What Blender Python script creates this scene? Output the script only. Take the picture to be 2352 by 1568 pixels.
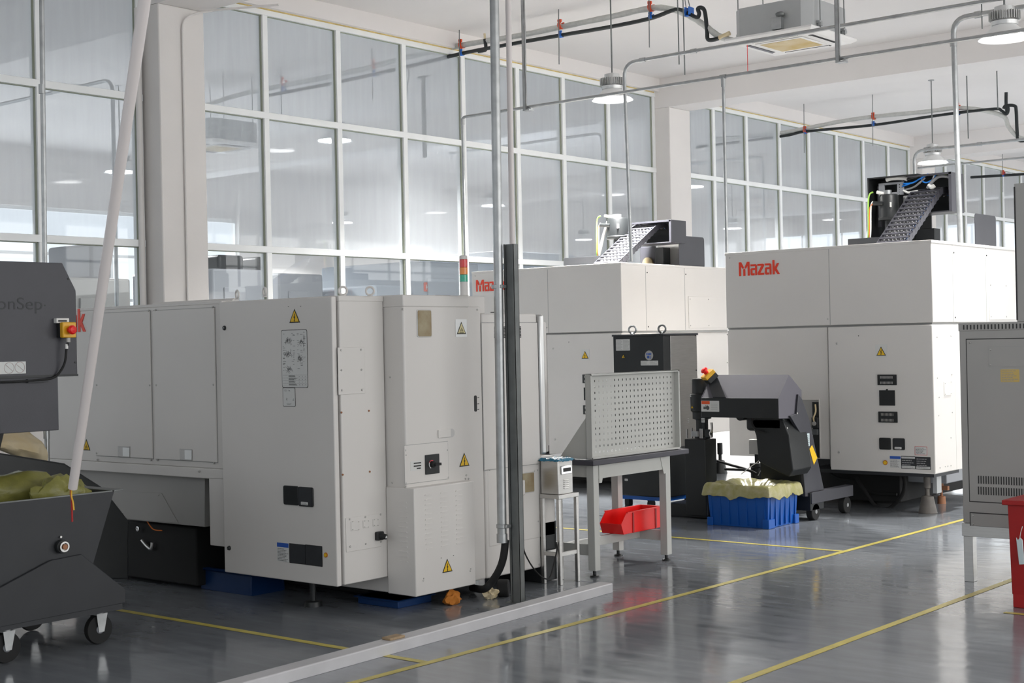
import bpy, bmesh, math, random
from mathutils import Vector, Matrix
random.seed(7)
C = bpy.context.scene.collection
sc = bpy.context.scene
for o in list(bpy.data.objects): bpy.data.objects.remove(o)

# ------------------------------------------------------------------ camera
YAW, PITCH, ROLL, EYE, FPX = 0.6934, 0.00192, -0.02079, 1.6, 3319.0
cam_d = bpy.data.cameras.new('camera'); cam = bpy.data.objects.new('camera', cam_d); C.objects.link(cam)
R = Matrix.Rotation(YAW, 3, 'Z') @ Matrix.Rotation(math.pi/2+PITCH, 3, 'X') @ Matrix.Rotation(ROLL, 3, 'Z')
cam.matrix_world = Matrix.Translation((0, 0, EYE)) @ R.to_4x4()
cam_d.sensor_width = 36.0; cam_d.lens = FPX/2352*36.0; cam_d.clip_start = .05; cam_d.clip_end = 200
cam_d.dof.use_dof = True; cam_d.dof.focus_distance = 13.0; cam_d.dof.aperture_fstop = 8.0
sc.camera = cam

def P(px, py, ax, val):
    """the point of the plane (axis ax = val) that the photo shows at a pixel of the 2352x1568 frame"""
    d = R @ Vector(((px-1176)/FPX, -(py-784)/FPX, -1)); o = Vector((0, 0, EYE))
    return o + d*((val-o[ax])/d[ax])

# ------------------------------------------------------------------ world, light, exposure
w = bpy.data.worlds.new('daylight'); sc.world = w; w.use_nodes = True
bg = w.node_tree.nodes['Background']; bg.inputs[0].default_value = (.86, .93, 1, 1); bg.inputs[1].default_value = .95
vs = sc.view_settings; vs.view_transform = 'Standard'; vs.look = 'None'; vs.exposure = 0.42; vs.gamma = 1.0; vs.use_curve_mapping = False

def area(name, loc, rot, sx, sy, power, col=(1, 1, 1), shape='RECTANGLE'):
    l = bpy.data.lights.new(name, 'AREA'); l.shape = shape; l.size = sx; l.size_y = sy; l.energy = power; l.color = col
    o = bpy.data.objects.new(name, l); C.objects.link(o); o.location = loc; o.rotation_euler = rot; return o
# daylight entering by the windows of the right wall, the far end and the far left room
area('daylight_right', (7.6, 17, 3.0), (0, math.radians(90), 0), 3.6, 34, 1000, (1, .985, .96))
area('daylight_far', (-8, 41.6, 3.0), (math.radians(-90), 0, 0), 26, 3.6, 420, (.97, .98, 1))
area('fill_near', (-8, -4.9, 3.0), (math.radians(90), 0, 0), 24, 3.6, 50, (1, .985, .96))  # added fill from behind the camera, brightens the faces turned towards it
area('daylight_left', (-24.4, 17, 2.9), (0, math.radians(-90), 0), 3.2, 36, 420, (.92, .97, 1))

# ------------------------------------------------------------------ materials
MATS = {}
def mat(name, col, rough=.5, metal=0, noise=0, nscale=6, bump=0, bscale=40, coat=0, emit=None, es=0, spec=.5, trans=0, ior=1.45, dirt=None, stretch=None, rvar=0):
    m = bpy.data.materials.new(name); m.use_nodes = True; nt = m.node_tree; b = nt.nodes['Principled BSDF']
    b.inputs['Base Color'].default_value = (*col, 1); b.inputs['Roughness'].default_value = rough; b.inputs['Metallic'].default_value = metal
    b.inputs['Specular IOR Level'].default_value = spec; b.inputs['Coat Weight'].default_value = coat; b.inputs['Coat Roughness'].default_value = .12
    b.inputs['Transmission Weight'].default_value = trans; b.inputs['IOR'].default_value = ior
    tc = nt.nodes.new('ShaderNodeTexCoord'); mp = nt.nodes.new('ShaderNodeMapping'); nt.links.new(tc.outputs['Object'], mp.inputs[0])
    if stretch: mp.inputs['Scale'].default_value = stretch
    if noise or rvar:
        n = nt.nodes.new('ShaderNodeTexNoise'); n.inputs['Scale'].default_value = nscale; n.inputs['Detail'].default_value = 5
        nt.links.new(mp.outputs[0], n.inputs['Vector'])
        if noise:
            r = nt.nodes.new('ShaderNodeMix'); r.data_type = 'RGBA'
            c2 = dirt if dirt else tuple(max(0, c*(1-noise)) for c in col)
            mr = nt.nodes.new('ShaderNodeMapRange'); mr.inputs[1].default_value = .35; mr.inputs[2].default_value = .75
            nt.links.new(n.outputs['Fac'], mr.inputs[0]); nt.links.new(mr.outputs[0], r.inputs[0])
            r.inputs[6].default_value = (*col, 1); r.inputs[7].default_value = (*c2, 1); nt.links.new(r.outputs[2], b.inputs['Base Color'])
        if rvar:
            m2 = nt.nodes.new('ShaderNodeMapRange'); m2.inputs[1].default_value = .3; m2.inputs[2].default_value = .7
            m2.inputs[3].default_value = max(.03, rough-rvar); m2.inputs[4].default_value = rough+rvar
            nt.links.new(n.outputs['Fac'], m2.inputs[0]); nt.links.new(m2.outputs[0], b.inputs['Roughness'])
    if bump:
        n = nt.nodes.new('ShaderNodeTexNoise'); n.inputs['Scale'].default_value = bscale; n.inputs['Detail'].default_value = 3
        nt.links.new(mp.outputs[0], n.inputs['Vector']); bn = nt.nodes.new('ShaderNodeBump'); bn.inputs['Strength'].default_value = bump; bn.inputs['Distance'].default_value = .01
        nt.links.new(n.outputs['Fac'], bn.inputs['Height']); nt.links.new(bn.outputs[0], b.inputs['Normal'])
    if emit: b.inputs['Emission Color'].default_value = (*emit, 1); b.inputs['Emission Strength'].default_value = es
    MATS[name] = m; return m
M = dict(
 footgrey=mat('grimy_foot', (.16, .145, .13), .6, noise=.3, nscale=12),
 wall=mat('wall_paint', (.76, .725, .695), .8, noise=.05, nscale=1.5, bump=.08, bscale=60),
 ceil=mat('ceiling_paint', (.80, .765, .74), .85, noise=.04, nscale=.8),
 frame=mat('window_frame_paint', (.90, .91, .90), .35, noise=.05, nscale=3),
 gasket=mat('window_gasket', (.30, .32, .25), .7),
 foam=mat('foam_strip', (.72, .55, .22), .8, noise=.4, nscale=9, bump=.6),
 white=mat('machine_white', (.70, .672, .64), .38, noise=.03, nscale=2, bump=.03, bscale=120),
 white2=mat('machine_white_inner', (.56, .55, .535), .42),
 seam=mat('seam_dark', (.05, .05, .05), .8),
 seamg=mat('seam_grey', (.36, .36, .35), .6),
 black=mat('black_paint', (.018, .02, .021), .42, noise=.3, nscale=3, bump=.04, bscale=90),
 rubber=mat('rubber', (.015, .015, .015), .75),
 dark=mat('dark_grey_paint', (.052, .052, .062), .42, noise=.12, nscale=5, bump=.05, bscale=150),
 dark2=mat('charcoal_paint', (.032, .034, .038), .5, noise=.15, nscale=5),
 violet=mat('grey_violet_paint', (.115, .11, .13), .42, noise=.06, nscale=5),
 steel=mat('brushed_steel', (.55, .54, .52), .33, 1, noise=.1, nscale=8, bump=.04, bscale=60, stretch=(1, 1, 12)),
 zinc=mat('galvanised_steel', (.44, .45, .45), .40, .85, noise=.25, nscale=14),
 zincd=mat('galvanised_channel', (.21, .22, .215), .5, .6, noise=.25, nscale=10),
 alu=mat('aluminium', (.62, .62, .61), .35, .8, noise=.1, nscale=5),
 chrome=mat('chrome', (.8, .8, .8), .15, 1),
 red=mat('red_plastic', (.85, .012, .01), .35),
 redd=mat('dark_red_plastic', (.42, .012, .012), .4, noise=.15, nscale=5),
 redlogo=mat('logo_red', (.80, .045, .012), .4),
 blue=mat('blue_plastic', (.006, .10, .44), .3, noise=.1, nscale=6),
 blueshade=mat('shaded_blue_plastic', (.005, .035, .13), .4),  # blue plastic darkened: the shade under the machine is put into its colour
 bluec=mat('blue_clip', (.01, .13, .52), .4),
 orange=mat('orange_plastic', (.78, .10, .02), .45),
 yellow=mat('yellow_plastic', (.78, .42, .02), .35),
 signy=mat('sign_yellow', (.80, .50, .02), .5),
 signp=mat('sign_pale', (.70, .62, .34), .5),
 signb=mat('sign_black', (.015, .015, .012), .5),
 paper=mat('label_white', (.66, .66, .64), .5),
 print_=mat('label_print', (.10, .10, .10), .6),
 lblue=mat('label_blue', (.03, .10, .42), .5),
 labely=mat('label_yellow', (.68, .50, .16), .5, noise=.1),
 labelr=mat('label_red', (.65, .06, .08), .5),
 brown=mat('tinted_window', (.27, .20, .11), .25, noise=.6, nscale=9, dirt=(.42, .37, .25)),
 bag=mat('plastic_bag', (.23, .22, .055), .38, noise=.3, nscale=14, bump=.5, bscale=25),
 bag2=mat('plastic_bag_pale', (.33, .31, .11), .36, noise=.35, nscale=14, bump=.5, bscale=25, dirt=(.47, .43, .27)),
 sheet=mat('cream_sheet', (.70, .56, .32), .6, noise=.5, nscale=7, bump=.6, bscale=14, dirt=(.72, .63, .46)),
 pvc=mat('white_pvc', (.74, .68, .66), .35),
 duct=mat('insulation_white', (.58, .58, .55), .7, noise=.15, nscale=20, bump=.5, bscale=60),
 foamb=mat('black_insulation', (.02, .024, .025), .65),
 greys=mat('grey_sheet_metal', (.41, .40, .38), .42, .15, noise=.05, nscale=3),
 acgrey=mat('galvanised_casing', (.44, .45, .45), .42, .35, noise=.08, nscale=5),
 acwhite=mat('plastic_white', (.82, .80, .78), .45),
 stain=mat('stained_filter', (.50, .36, .14), .8, noise=.5, nscale=3, dirt=(.66, .58, .42)),
 bench=mat('bench_paint', (.52, .52, .49), .45, noise=.04),
 benchtop=mat('bench_top', (.06, .058, .072), .5),
 wood=mat('wood_block', (.42, .30, .18), .7, noise=.3, nscale=20, stretch=(1, 6, 1)),
 kerb=mat('kerb_aluminium', (.60, .59, .60), .40, .0, noise=.12, nscale=5),
 ylow=mat('floor_tape', (.66, .55, .12), .35, noise=.25, nscale=9, bump=.05),
 lampshade=mat('lamp_shade_white', (.85, .85, .84), .4),
 led=mat('led_diffuser', (1, 1, 1), .5, emit=(1, 1, 1), es=9),
 lred=mat('beacon_red', (.70, .02, .015), .2, coat=.5), lor=mat('beacon_amber', (.85, .24, .01), .2, coat=.5), lgr=mat('beacon_green', (.01, .42, .26), .2, coat=.5),
 cblue=mat('blue_hose', (.01, .18, .62), .3), corange=mat('orange_cable', (.85, .22, .04), .45), cgreen=mat('green_cable', (.35, .62, .10), .45),
 cgrey=mat('grey_cable', (.22, .22, .23), .4), cwhite=mat('white_fitting', (.80, .79, .76), .4), copper=mat('rusty_jack', (.36, .16, .08), .6),
 orangerag=mat('orange_rag', (.50, .17, .02), .8), bluefilm=mat('blue_film', (.02, .17, .28), .25, bump=.8, bscale=40), glassy=mat('pale_acrylic', (.62, .72, .74), .15),
 roomgrey=mat('machine_grey_paint', (.30, .31, .33), .5), roomblue=mat('machine_blue_grey', (.36, .40, .45), .5), concrete=mat('concrete', (.40, .39, .37), .8),
)
def floor_mat():
    m = bpy.data.materials.new('epoxy_floor'); m.use_nodes = True; nt = m.node_tree; b = nt.nodes['Principled BSDF']; N = nt.nodes.new; L = nt.links.new
    tc = N('ShaderNodeTexCoord')
    n1 = N('ShaderNodeTexNoise'); n1.inputs['Scale'].default_value = .55; n1.inputs['Detail'].default_value = 8; L(tc.outputs['Object'], n1.inputs['Vector'])
    mp = N('ShaderNodeMapping'); mp.inputs['Scale'].default_value = (1.2, 6, 1); mp.inputs['Rotation'].default_value = (0, 0, .5); L(tc.outputs['Object'], mp.inputs[0])
    n2 = N('ShaderNodeTexNoise'); n2.inputs['Scale'].default_value = 2.2; n2.inputs['Detail'].default_value = 6; L(mp.outputs[0], n2.inputs['Vector'])
    mx = N('ShaderNodeMix'); mx.data_type = 'RGBA'; mx.inputs[6].default_value = (.215, .23, .25, 1); mx.inputs[7].default_value = (.31, .33, .355, 1)
    mr = N('ShaderNodeMapRange'); mr.inputs[1].default_value = .35; mr.inputs[2].default_value = .65; L(n1.outputs['Fac'], mr.inputs[0]); L(mr.outputs[0], mx.inputs[0])
    mx2 = N('ShaderNodeMix'); mx2.data_type = 'RGBA'; mx2.blend_type = 'MULTIPLY'; mx2.inputs[0].default_value = .35
    L(mx.outputs[2], mx2.inputs[6]); L(n2.outputs['Fac'], mx2.inputs[7]); L(mx2.outputs[2], b.inputs['Base Color'])
    m3 = N('ShaderNodeMapRange'); m3.inputs[1].default_value = .3; m3.inputs[2].default_value = .7; m3.inputs[3].default_value = .07; m3.inputs[4].default_value = .19
    L(n2.outputs['Fac'], m3.inputs[0]); L(m3.outputs[0], b.inputs['Roughness'])
    bp = N('ShaderNodeBump'); bp.inputs['Strength'].default_value = .12; bp.inputs['Distance'].default_value = .02
    n4 = N('ShaderNodeTexNoise'); n4.inputs['Scale'].default_value = 3.5; n4.inputs['Detail'].default_value = 2; L(tc.outputs['Object'], n4.inputs['Vector'])
    L(n4.outputs['Fac'], bp.inputs['Height']); L(bp.outputs[0], b.inputs['Normal']); b.inputs['Specular IOR Level'].default_value = .75
    return m
M['floor'] = floor_mat()
def glass_mat(name, haze, tint):
    m = bpy.data.materials.new(name); m.use_nodes = True; nt = m.node_tree; N = nt.nodes.new; L = nt.links.new
    nt.nodes.remove(nt.nodes['Principled BSDF']); out = nt.nodes['Material Output']
    t = N('ShaderNodeBsdfTransparent'); t.inputs[0].default_value = (*tint, 1)
    d = N('ShaderNodeBsdfDiffuse'); d.inputs[0].default_value = (.74, .77, .79, 1)
    tl = N('ShaderNodeBsdfTranslucent'); tl.inputs[0].default_value = (.78, .82, .86, 1)
    ad = N('ShaderNodeMixShader'); ad.inputs[0].default_value = .5; L(d.outputs[0], ad.inputs[1]); L(tl.outputs[0], ad.inputs[2])
    tc = N('ShaderNodeTexCoord'); mp = N('ShaderNodeMapping'); mp.inputs['Scale'].default_value = (1, 5, .5); L(tc.outputs['Object'], mp.inputs[0])
    n = N('ShaderNodeTexNoise'); n.inputs['Scale'].default_value = 2.5; n.inputs['Detail'].default_value = 6; L(mp.outputs[0], n.inputs['Vector'])
    mr = N('ShaderNodeMapRange'); mr.inputs[3].default_value = haze*.90; mr.inputs[4].default_value = haze*1.10; L(n.outputs['Fac'], mr.inputs[0])
    m1 = N('ShaderNodeMixShader'); L(mr.outputs[0], m1.inputs[0]); L(t.outputs[0], m1.inputs[1]); L(ad.outputs[0], m1.inputs[2])
    g = N('ShaderNodeBsdfGlossy'); g.inputs['Roughness'].default_value = .02; f = N('ShaderNodeFresnel'); f.inputs[0].default_value = 1.5
    m2 = N('ShaderNodeMixShader'); L(f.outputs[0], m2.inputs[0]); L(m1.outputs[0], m2.inputs[1]); L(g.outputs[0], m2.inputs[2]); L(m2.outputs[0], out.inputs[0])
    return m
M['glass_hazy'] = glass_mat('dusty_glass', .46, (.93, .97, 1))
M['glass_clear'] = glass_mat('cleaner_glass', .10, (.93, .97, .99))
M['acrylic'] = glass_mat('clear_acrylic', .25, (.9, .95, .95))

# ------------------------------------------------------------------ mesh builder
class MB:
    def __init__(s): s.v = []; s.f = []
    def add(s, vs_, fs):
        n = len(s.v); s.v += [Vector(v) for v in vs_]; s.f += [tuple(i+n for i in f) for f in fs]; return s
    def box(s, a, b):
        x0, x1 = sorted((a[0], b[0])); y0, y1 = sorted((a[1], b[1])); z0, z1 = sorted((a[2], b[2]))
        return s.add([(x0,y0,z0),(x1,y0,z0),(x1,y1,z0),(x0,y1,z0),(x0,y0,z1),(x1,y0,z1),(x1,y1,z1),(x0,y1,z1)],
                     [(0,3,2,1),(4,5,6,7),(0,1,5,4),(1,2,6,5),(2,3,7,6),(3,0,4,7)])
    def prism(s, pts, vec):
        n = len(pts); vec = Vector(vec); a = [Vector(p) for p in pts]
        return s.add(a+[p+vec for p in a], [tuple(range(n))[::-1], tuple(range(n, 2*n))]+[(i, (i+1) % n, n+(i+1) % n, n+i) for i in range(n)])
    def cyl(s, p0, p1, r0, r1=None, n=16, cap=True):
        r1 = r0 if r1 is None else r1; p0 = Vector(p0); p1 = Vector(p1); d = (p1-p0).normalized()
        u = d.orthogonal().normalized(); w_ = d.cross(u); vs_ = []
        for p, r in ((p0, r0), (p1, r1)):
            for i in range(n): a = 2*math.pi*i/n; vs_.append(p+(u*math.cos(a)+w_*math.sin(a))*r)
        fs = [(i, (i+1) % n, n+(i+1) % n, n+i) for i in range(n)]
        if cap: fs += [tuple(range(n))[::-1], tuple(range(n, 2*n))]
        return s.add(vs_, fs)
    def tube(s, path, r, n=10, closed=False, rs=None):
        path = [Vector(p) for p in path]; m = len(path); vs_ = []; u = None
        for k, p in enumerate(path):
            a = path[k-1] if (k > 0 or closed) else p; b = path[(k+1) % m] if (k < m-1 or closed) else p
            d = (b-a).normalized()
            u = (u-d*u.dot(d)).normalized() if u and (u-d*u.dot(d)).length > 1e-4 else d.orthogonal().normalized()
            w_ = d.cross(u); rr = rs[k] if rs else r
            for i in range(n): t = 2*math.pi*i/n; vs_.append(p+(u*math.cos(t)+w_*math.sin(t))*rr)
        fs = []
        for k in range(m if closed else m-1):
            k2 = (k+1) % m
            for i in range(n): fs.append((k*n+i, k*n+(i+1) % n, k2*n+(i+1) % n, k2*n+i))
        if not closed: fs += [tuple(range(n))[::-1], tuple(range((m-1)*n, m*n))]
        return s.add(vs_, fs)
    def lathe(s, prof, c, n=32, axis=(0, 0, 1)):
        c = Vector(c); q = Vector((0, 0, 1)).rotation_difference(Vector(axis)); vs_ = []
        for r, z in prof:
            for i in range(n): a = 2*math.pi*i/n; vs_.append(c+q @ Vector((r*math.cos(a), r*math.sin(a), z)))
        fs = [(k*n+i, k*n+(i+1) % n, (k+1)*n+(i+1) % n, (k+1)*n+i) for k in range(len(prof)-1) for i in range(n)]
        if prof[0][0] > 1e-5: fs.append(tuple(range(n))[::-1])
        if prof[-1][0] > 1e-5: fs.append(tuple(range((len(prof)-1)*n, len(prof)*n)))
        return s.add(vs_, fs)
    def ball(s, c, r, n=12):
        rx, ry, rz = r if isinstance(r, tuple) else (r, r, r); pr = []
        b = MB(); b.lathe([(max(1e-6, math.sin(math.pi*k/n)), -math.cos(math.pi*k/n)) for k in range(n+1)], (0, 0, 0), 2*n)
        return s.add([(c[0]+v.x*rx, c[1]+v.y*ry, c[2]+v.z*rz) for v in b.v], b.f)
    def build(s, name, m, parent=None, bevel=0, seg=2, smooth=True, origin=None):
        me = bpy.data.meshes.new(name); o = bpy.data.objects.new(name, me); C.objects.link(o)
        if parent is not None:
            r = parent
            while r.parent: r = r.parent
            off = r.location.copy()
        else:
            off = Vector(origin) if origin is not None else Vector((sum((v.x for v in s.v))/len(s.v), sum((v.y for v in s.v))/len(s.v), min(v.z for v in s.v)))
        me.from_pydata([v-off for v in s.v], [], s.f); me.materials.append(m if not isinstance(m, str) else M[m])
        bm = bmesh.new(); bm.from_mesh(me); bmesh.ops.remove_doubles(bm, verts=bm.verts, dist=1e-6); bmesh.ops.recalc_face_normals(bm, faces=bm.faces); bm.to_mesh(me); bm.free()
        if smooth: me.shade_smooth(); me.set_sharp_from_angle(angle=math.radians(35))
        if bevel:
            md = o.modifiers.new('bevel', 'BEVEL'); md.width = bevel; md.segments = seg; md.limit_method = 'ANGLE'; md.angle_limit = math.radians(40)
        if parent is not None: o.parent = parent
        else: o.location = off
        return o
def bx(a, b): return MB().box(a, b)
def smoothpath(pts, k=6):
    pts = [Vector(p) for p in pts]; out = []
    for i in range(len(pts)-1):
        p0 = pts[max(0, i-1)]; p1 = pts[i]; p2 = pts[i+1]; p3 = pts[min(len(pts)-1, i+2)]
        for j in range(k):
            t = j/k; out.append(.5*((2*p1)+(p2-p0)*t+(2*p0-5*p1+4*p2-p3)*t*t+(3*p1-p0-3*p2+p3)*t**3))
    out.append(pts[-1]); return out
def roundpath(pts, r=.1, k=5):
    pts = [Vector(p) for p in pts]; out = [pts[0]]
    for i in range(1, len(pts)-1):
        a = (pts[i-1]-pts[i]); b = (pts[i+1]-pts[i]); q = min(r, a.length*.48, b.length*.48)
        s_ = pts[i]+a.normalized()*q; e = pts[i]+b.normalized()*q
        for j in range(k+1): t = j/k; out.append(s_*(1-t)**2+pts[i]*2*t*(1-t)+e*t*t)
    out.append(pts[-1]); return out

# ------------------------------------------------------------------ tagging
def tag(o, label=None, cat=None, group=None, kind=None):
    if label: o['label'] = label
    if cat: o['category'] = cat
    if group: o['group'] = group
    if kind: o['kind'] = kind
    return o
def thing(name, loc, label, cat, group=None, kind=None):
    o = bpy.data.objects.new(name, None); C.objects.link(o); o.location = loc; o.empty_display_size = .1
    return tag(o, label, cat, group, kind)
def struct(o, label=None): o['kind'] = 'structure'; return tag(o, label) if label else o
KIDS = {}
def copy_tree(o, parent=None):
    c = o.copy(); C.objects.link(c)
    if parent is not None: c.parent = parent
    for ch in [x for x in bpy.data.objects if x.parent == o]: copy_tree(ch, c)
    return c

# ------------------------------------------------------------------ face helper: a vertical plane seen in the photo
class Face:
    def __init__(s, ax, val, sgn): s.ax, s.val, s.sgn = ax, val, sgn
    def uv(s, px, py): p = P(px, py, s.ax, s.val); return p[1-s.ax], p[2]
    def pt(s, u, v, d=0):
        w_ = s.val+s.sgn*d
        return Vector((w_, u, v)) if s.ax == 0 else Vector((u, w_, v))
    def px(s, px, py, d=0): u, v = s.uv(px, py); return s.pt(u, v, d)
    def vec(s, d): return Vector((s.sgn*d, 0, 0)) if s.ax == 0 else Vector((0, s.sgn*d, 0))
    def box(s, mb, u0, v0, u1, v1, d0, d1): mb.box(s.pt(u0, v0, d0), s.pt(u1, v1, d1)); return mb
    def bpx(s, mb, x0, y0, x1, y1, d0, d1):
        u0, _ = s.uv(x0, (y0+y1)/2); u1, _ = s.uv(x1, (y0+y1)/2); _, v0 = s.uv((x0+x1)/2, y0); _, v1 = s.uv((x0+x1)/2, y1)
        return s.box(mb, u0, v0, u1, v1, d0, d1)
    def rpx(s, x0, y0, x1, y1):
        u0, _ = s.uv(x0, (y0+y1)/2); u1, _ = s.uv(x1, (y0+y1)/2); _, v0 = s.uv((x0+x1)/2, y0); _, v1 = s.uv((x0+x1)/2, y1)
        return min(u0, u1), min(v0, v1), max(u0, u1), max(v0, v1)
    def poly(s, mb, uvs, d0, d1): mb.prism([s.pt(u, v, d0) for u, v in uvs], s.vec(d1-d0)); return mb
    def polypx(s, mb, pts, d0, d1): return s.poly(mb, [s.uv(*p) for p in pts], d0, d1)
    def rrect(s, mb, u0, v0, u1, v1, r, d0, d1, n=4):
        pts = []
        for cx, cy, a0 in ((u1-r, v1-r, 0), (u0+r, v1-r, 90), (u0+r, v0+r, 180), (u1-r, v0+r, 270)):
            for k in range(n+1): a = math.radians(a0+90*k/n); pts.append((cx+r*math.cos(a), cy+r*math.sin(a)))
        return s.poly(mb, pts, d0, d1)
    def disc(s, mb, u, v, r, d0, d1, n=20): mb.cyl(s.pt(u, v, d0), s.pt(u, v, d1), r, n=n); return mb
    def line(s, mb, u0, v0, u1, v1, w_, d0, d1):
        a = Vector((u0, v0)); b = Vector((u1, v1)); t = (b-a).normalized(); n = Vector((-t.y, t.x))*w_/2
        return s.poly(mb, [(a+n)[:], (b+n)[:], (b-n)[:], (a-n)[:]], d0, d1)

screw_me = {}
def screws(root, F, pxs, r=.007, m='steel', d=0.0, name='screw'):
    key = (F.ax, F.sgn, round(r, 4), m)
    if key not in screw_me:
        b = MB(); b.lathe([(r, -.003), (r, .002), (r*.8, .0045), (r*.45, .0055), (r*.4, .003), (1e-6, .003)], (0, 0, 0), 10, axis=F.vec(1))
        me = bpy.data.meshes.new(name); me.from_pydata([v[:] for v in b.v], [], b.f); me.materials.append(M[m]); me.shade_smooth(); screw_me[key] = me
    for p in pxs:
        o = bpy.data.objects.new(name, screw_me[key]); C.objects.link(o); o.parent = root; o.location = F.px(p[0], p[1], d)-root.location
def warn(root, F, cx, cy, h, d=.001, plate=None, yel='signy', sym='bolt'):
    """triangular warning sign centred at a pixel, h = height in pixels"""
    u, v = F.uv(cx, cy); _, v1 = F.uv(cx, cy-h/2); _, v0 = F.uv(cx, cy+h/2); H = v1-v0; W = H*1.12
    if plate:
        b = MB(); F.rrect(b, u-W*.62, v0-H*.22, u+W*.62, v1+H*.22, H*.05, d, d+.001); pl = b.build('sign_plate', plate, root)
        d += .0012
    b = MB(); F.poly(b, [(u-W/2, v0), (u+W/2, v0), (u, v1)], d, d+.0015); t = b.build('warning_sign', 'signb', root)
    tag(t, 'yellow triangular warning sign with black border')
    k = .80; cy_ = v0+H*.36
    b = MB(); F.poly(b, [(u-W/2*k, cy_+(v0-cy_)*k), (u+W/2*k, cy_+(v0-cy_)*k), (u, cy_+(v1-cy_)*k)], d+.0015, d+.0022); b.build('sign_field', yel, t)
    b = MB(); s_ = H
    if sym == 'bolt':
        F.poly(b, [(u+.03*s_, cy_+.30*s_), (u-.10*s_, cy_-.01*s_), (u-.01*s_, cy_+.02*s_), (u-.04*s_, cy_-.20*s_), (u-.08*s_, cy_-.18*s_), (u-.01*s_, cy_-.30*s_), (u+.06*s_, cy_-.16*s_), (u+.015*s_, cy_-.185*s_), (u+.09*s_, cy_+.10*s_), (u+.0*s_, cy_+.06*s_), (u+.08*s_, cy_+.30*s_)], d+.0022, d+.003)
    else:
        for k_ in (-.16, 0, .16): F.line(b, u+k_*s_, cy_-.16*s_, u+k_*.7*s_, cy_+(.02 if k_ else .16)*s_, .05*s_, d+.0022, d+.003)
        F.line(b, u-.26*s_, cy_-.24*s_, u+.26*s_, cy_-.24*s_, .045*s_, d+.0022, d+.003)
    b.build('sign_symbol', 'signb', t); return t
def label(root, F, x0, y0, x1, y1, rows=6, base='paper', ink='print_', d=.001, head=None, border=None, cols=1, seed=1, name='label_plate', fill=.55, rr=.004, lab=None):
    rnd = random.Random(seed); u0, v0, u1, v1 = F.rpx(x0, y0, x1, y1); W = u1-u0; H = v1-v0
    if border:
        b = MB(); F.rrect(b, u0-.003, v0-.003, u1+.003, v1+.003, rr, d, d+.0006); bo = b.build('label_border', border, root)
    b = MB(); F.rrect(b, u0, v0, u1, v1, min(rr, W*.2, H*.2), d, d+.0012); t = b.build(name, base, root)
    if lab: tag(t, lab)
    top = v1
    if head:
        b = MB(); F.box(b, u0+W*.01, v1-H*.24, u1-W*.01, v1-H*.01, d+.0012, d+.0018); b.build('label_header', head, t); top = v1-H*.26
    if rows:
        b = MB(); hh = (top-v0)/(rows+.6)
        for c in range(cols):
            cu0 = u0+W*(c/cols)+W*.05/cols; cw = W/cols*.9
            for i in range(rows):
                v = top-hh*(i+.8); u = cu0
                while u < cu0+cw*rnd.uniform(.6, .98):
                    l = cw*rnd.uniform(.06, .2); l = min(l, cu0+cw-u)
                    if l > 0: F.box(b, u, v-hh*fill*.5, u+l, v+hh*fill*.12, d+.0012, d+.0018)
                    u += l+cw*.03
        b.build('printed_text', ink, t)
    return t
def textobj(name, s, F, u, v, h, root, m, d=.001, ext=.002, bold=0.0, align='LEFT', sx=1):
    cu = bpy.data.curves.new(name, 'FONT'); cu.body = s; cu.size = 1; cu.extrude = 0; cu.offset = bold; cu.align_x = align
    to = bpy.data.objects.new(name, cu); C.objects.link(to); dg = bpy.context.evaluated_depsgraph_get(); dg.update()
    me = bpy.data.meshes.new_from_object(to.evaluated_get(dg)); bpy.data.objects.remove(to)
    b = MB(); k = h/.72; vs_ = [F.pt(u+p.co.x*k*sx, v+p.co.y*k, d) for p in me.vertices]
    b.add(vs_, [tuple(p.vertices) for p in me.polygons]); o = b.build(name, m, root, smooth=False)
    md = o.modifiers.new('solid', 'SOLIDIFY'); md.thickness = ext; md.offset = 0
    return o
def logo(F, root, u, v, W, m='redlogo', d=.002):
    """the angular red maker's lettering: strokes on a 93 x 33 grid"""
    k = W/93.; b = MB(); e = .003
    def rect(x0, y0, x1, y1): F.box(b, u+x0*k, v+y0*k, u+x1*k, v+y1*k, d-.001, d+e)
    def pg(pts): F.poly(b, [(u+x*k, v+y*k) for x, y in pts], d-.001, d+e)
    # M
    pg([(0, 0), (4.5, 0), (4.5, 20), (8.4, 14.6), (10.6, 15.5), (11.2, 17.6), (5.6, 28), (0, 28)])
    pg([(20.3, 0), (24.6, 0), (24.6, 28), (19, 28), (13.3, 17.6), (14, 15.5), (16.2, 14.6), (20.3, 20.5)])
    pg([(10, 0), (14.6, 0), (14.6, 12.4), (13.6, 14.2), (11, 14.2), (10, 12.4)])
    def a(x):
        pg([(x, 18.5), (x, 22.5), (x+12, 22.5), (x+14.6, 20.2), (x+14.6, 0), (x+10.6, 0), (x+10.6, 18.5)])
        pg([(x+10.6, 14.8), (x+10.6, 10.8), (x+4.2, 10.8), (x+4.2, 4.2), (x+8.9, 4.2), (x+8.9, 0), (x+2.2, 0), (x, 2.4), (x, 12.6), (x+2.4, 14.8)])
    a(27)
    pg([(43, 18.5), (43, 22.5), (56, 22.5), (58, 20.8), (58, 18.2), (49.2, 4.2), (58, 4.2), (58, 0), (45, 0), (43.2, 1.8), (43.2, 4.4), (52, 18.5)])
    a(60)
    rect(77.5, 0, 81.9, 28.5)
    pg([(81.9, 13.2), (87.5, 22), (92.4, 22), (86.4, 11.6), (93.5, 0), (88.4, 0), (81.9, 8.8)])
    return b.build('maker_logo', m, root)
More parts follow.
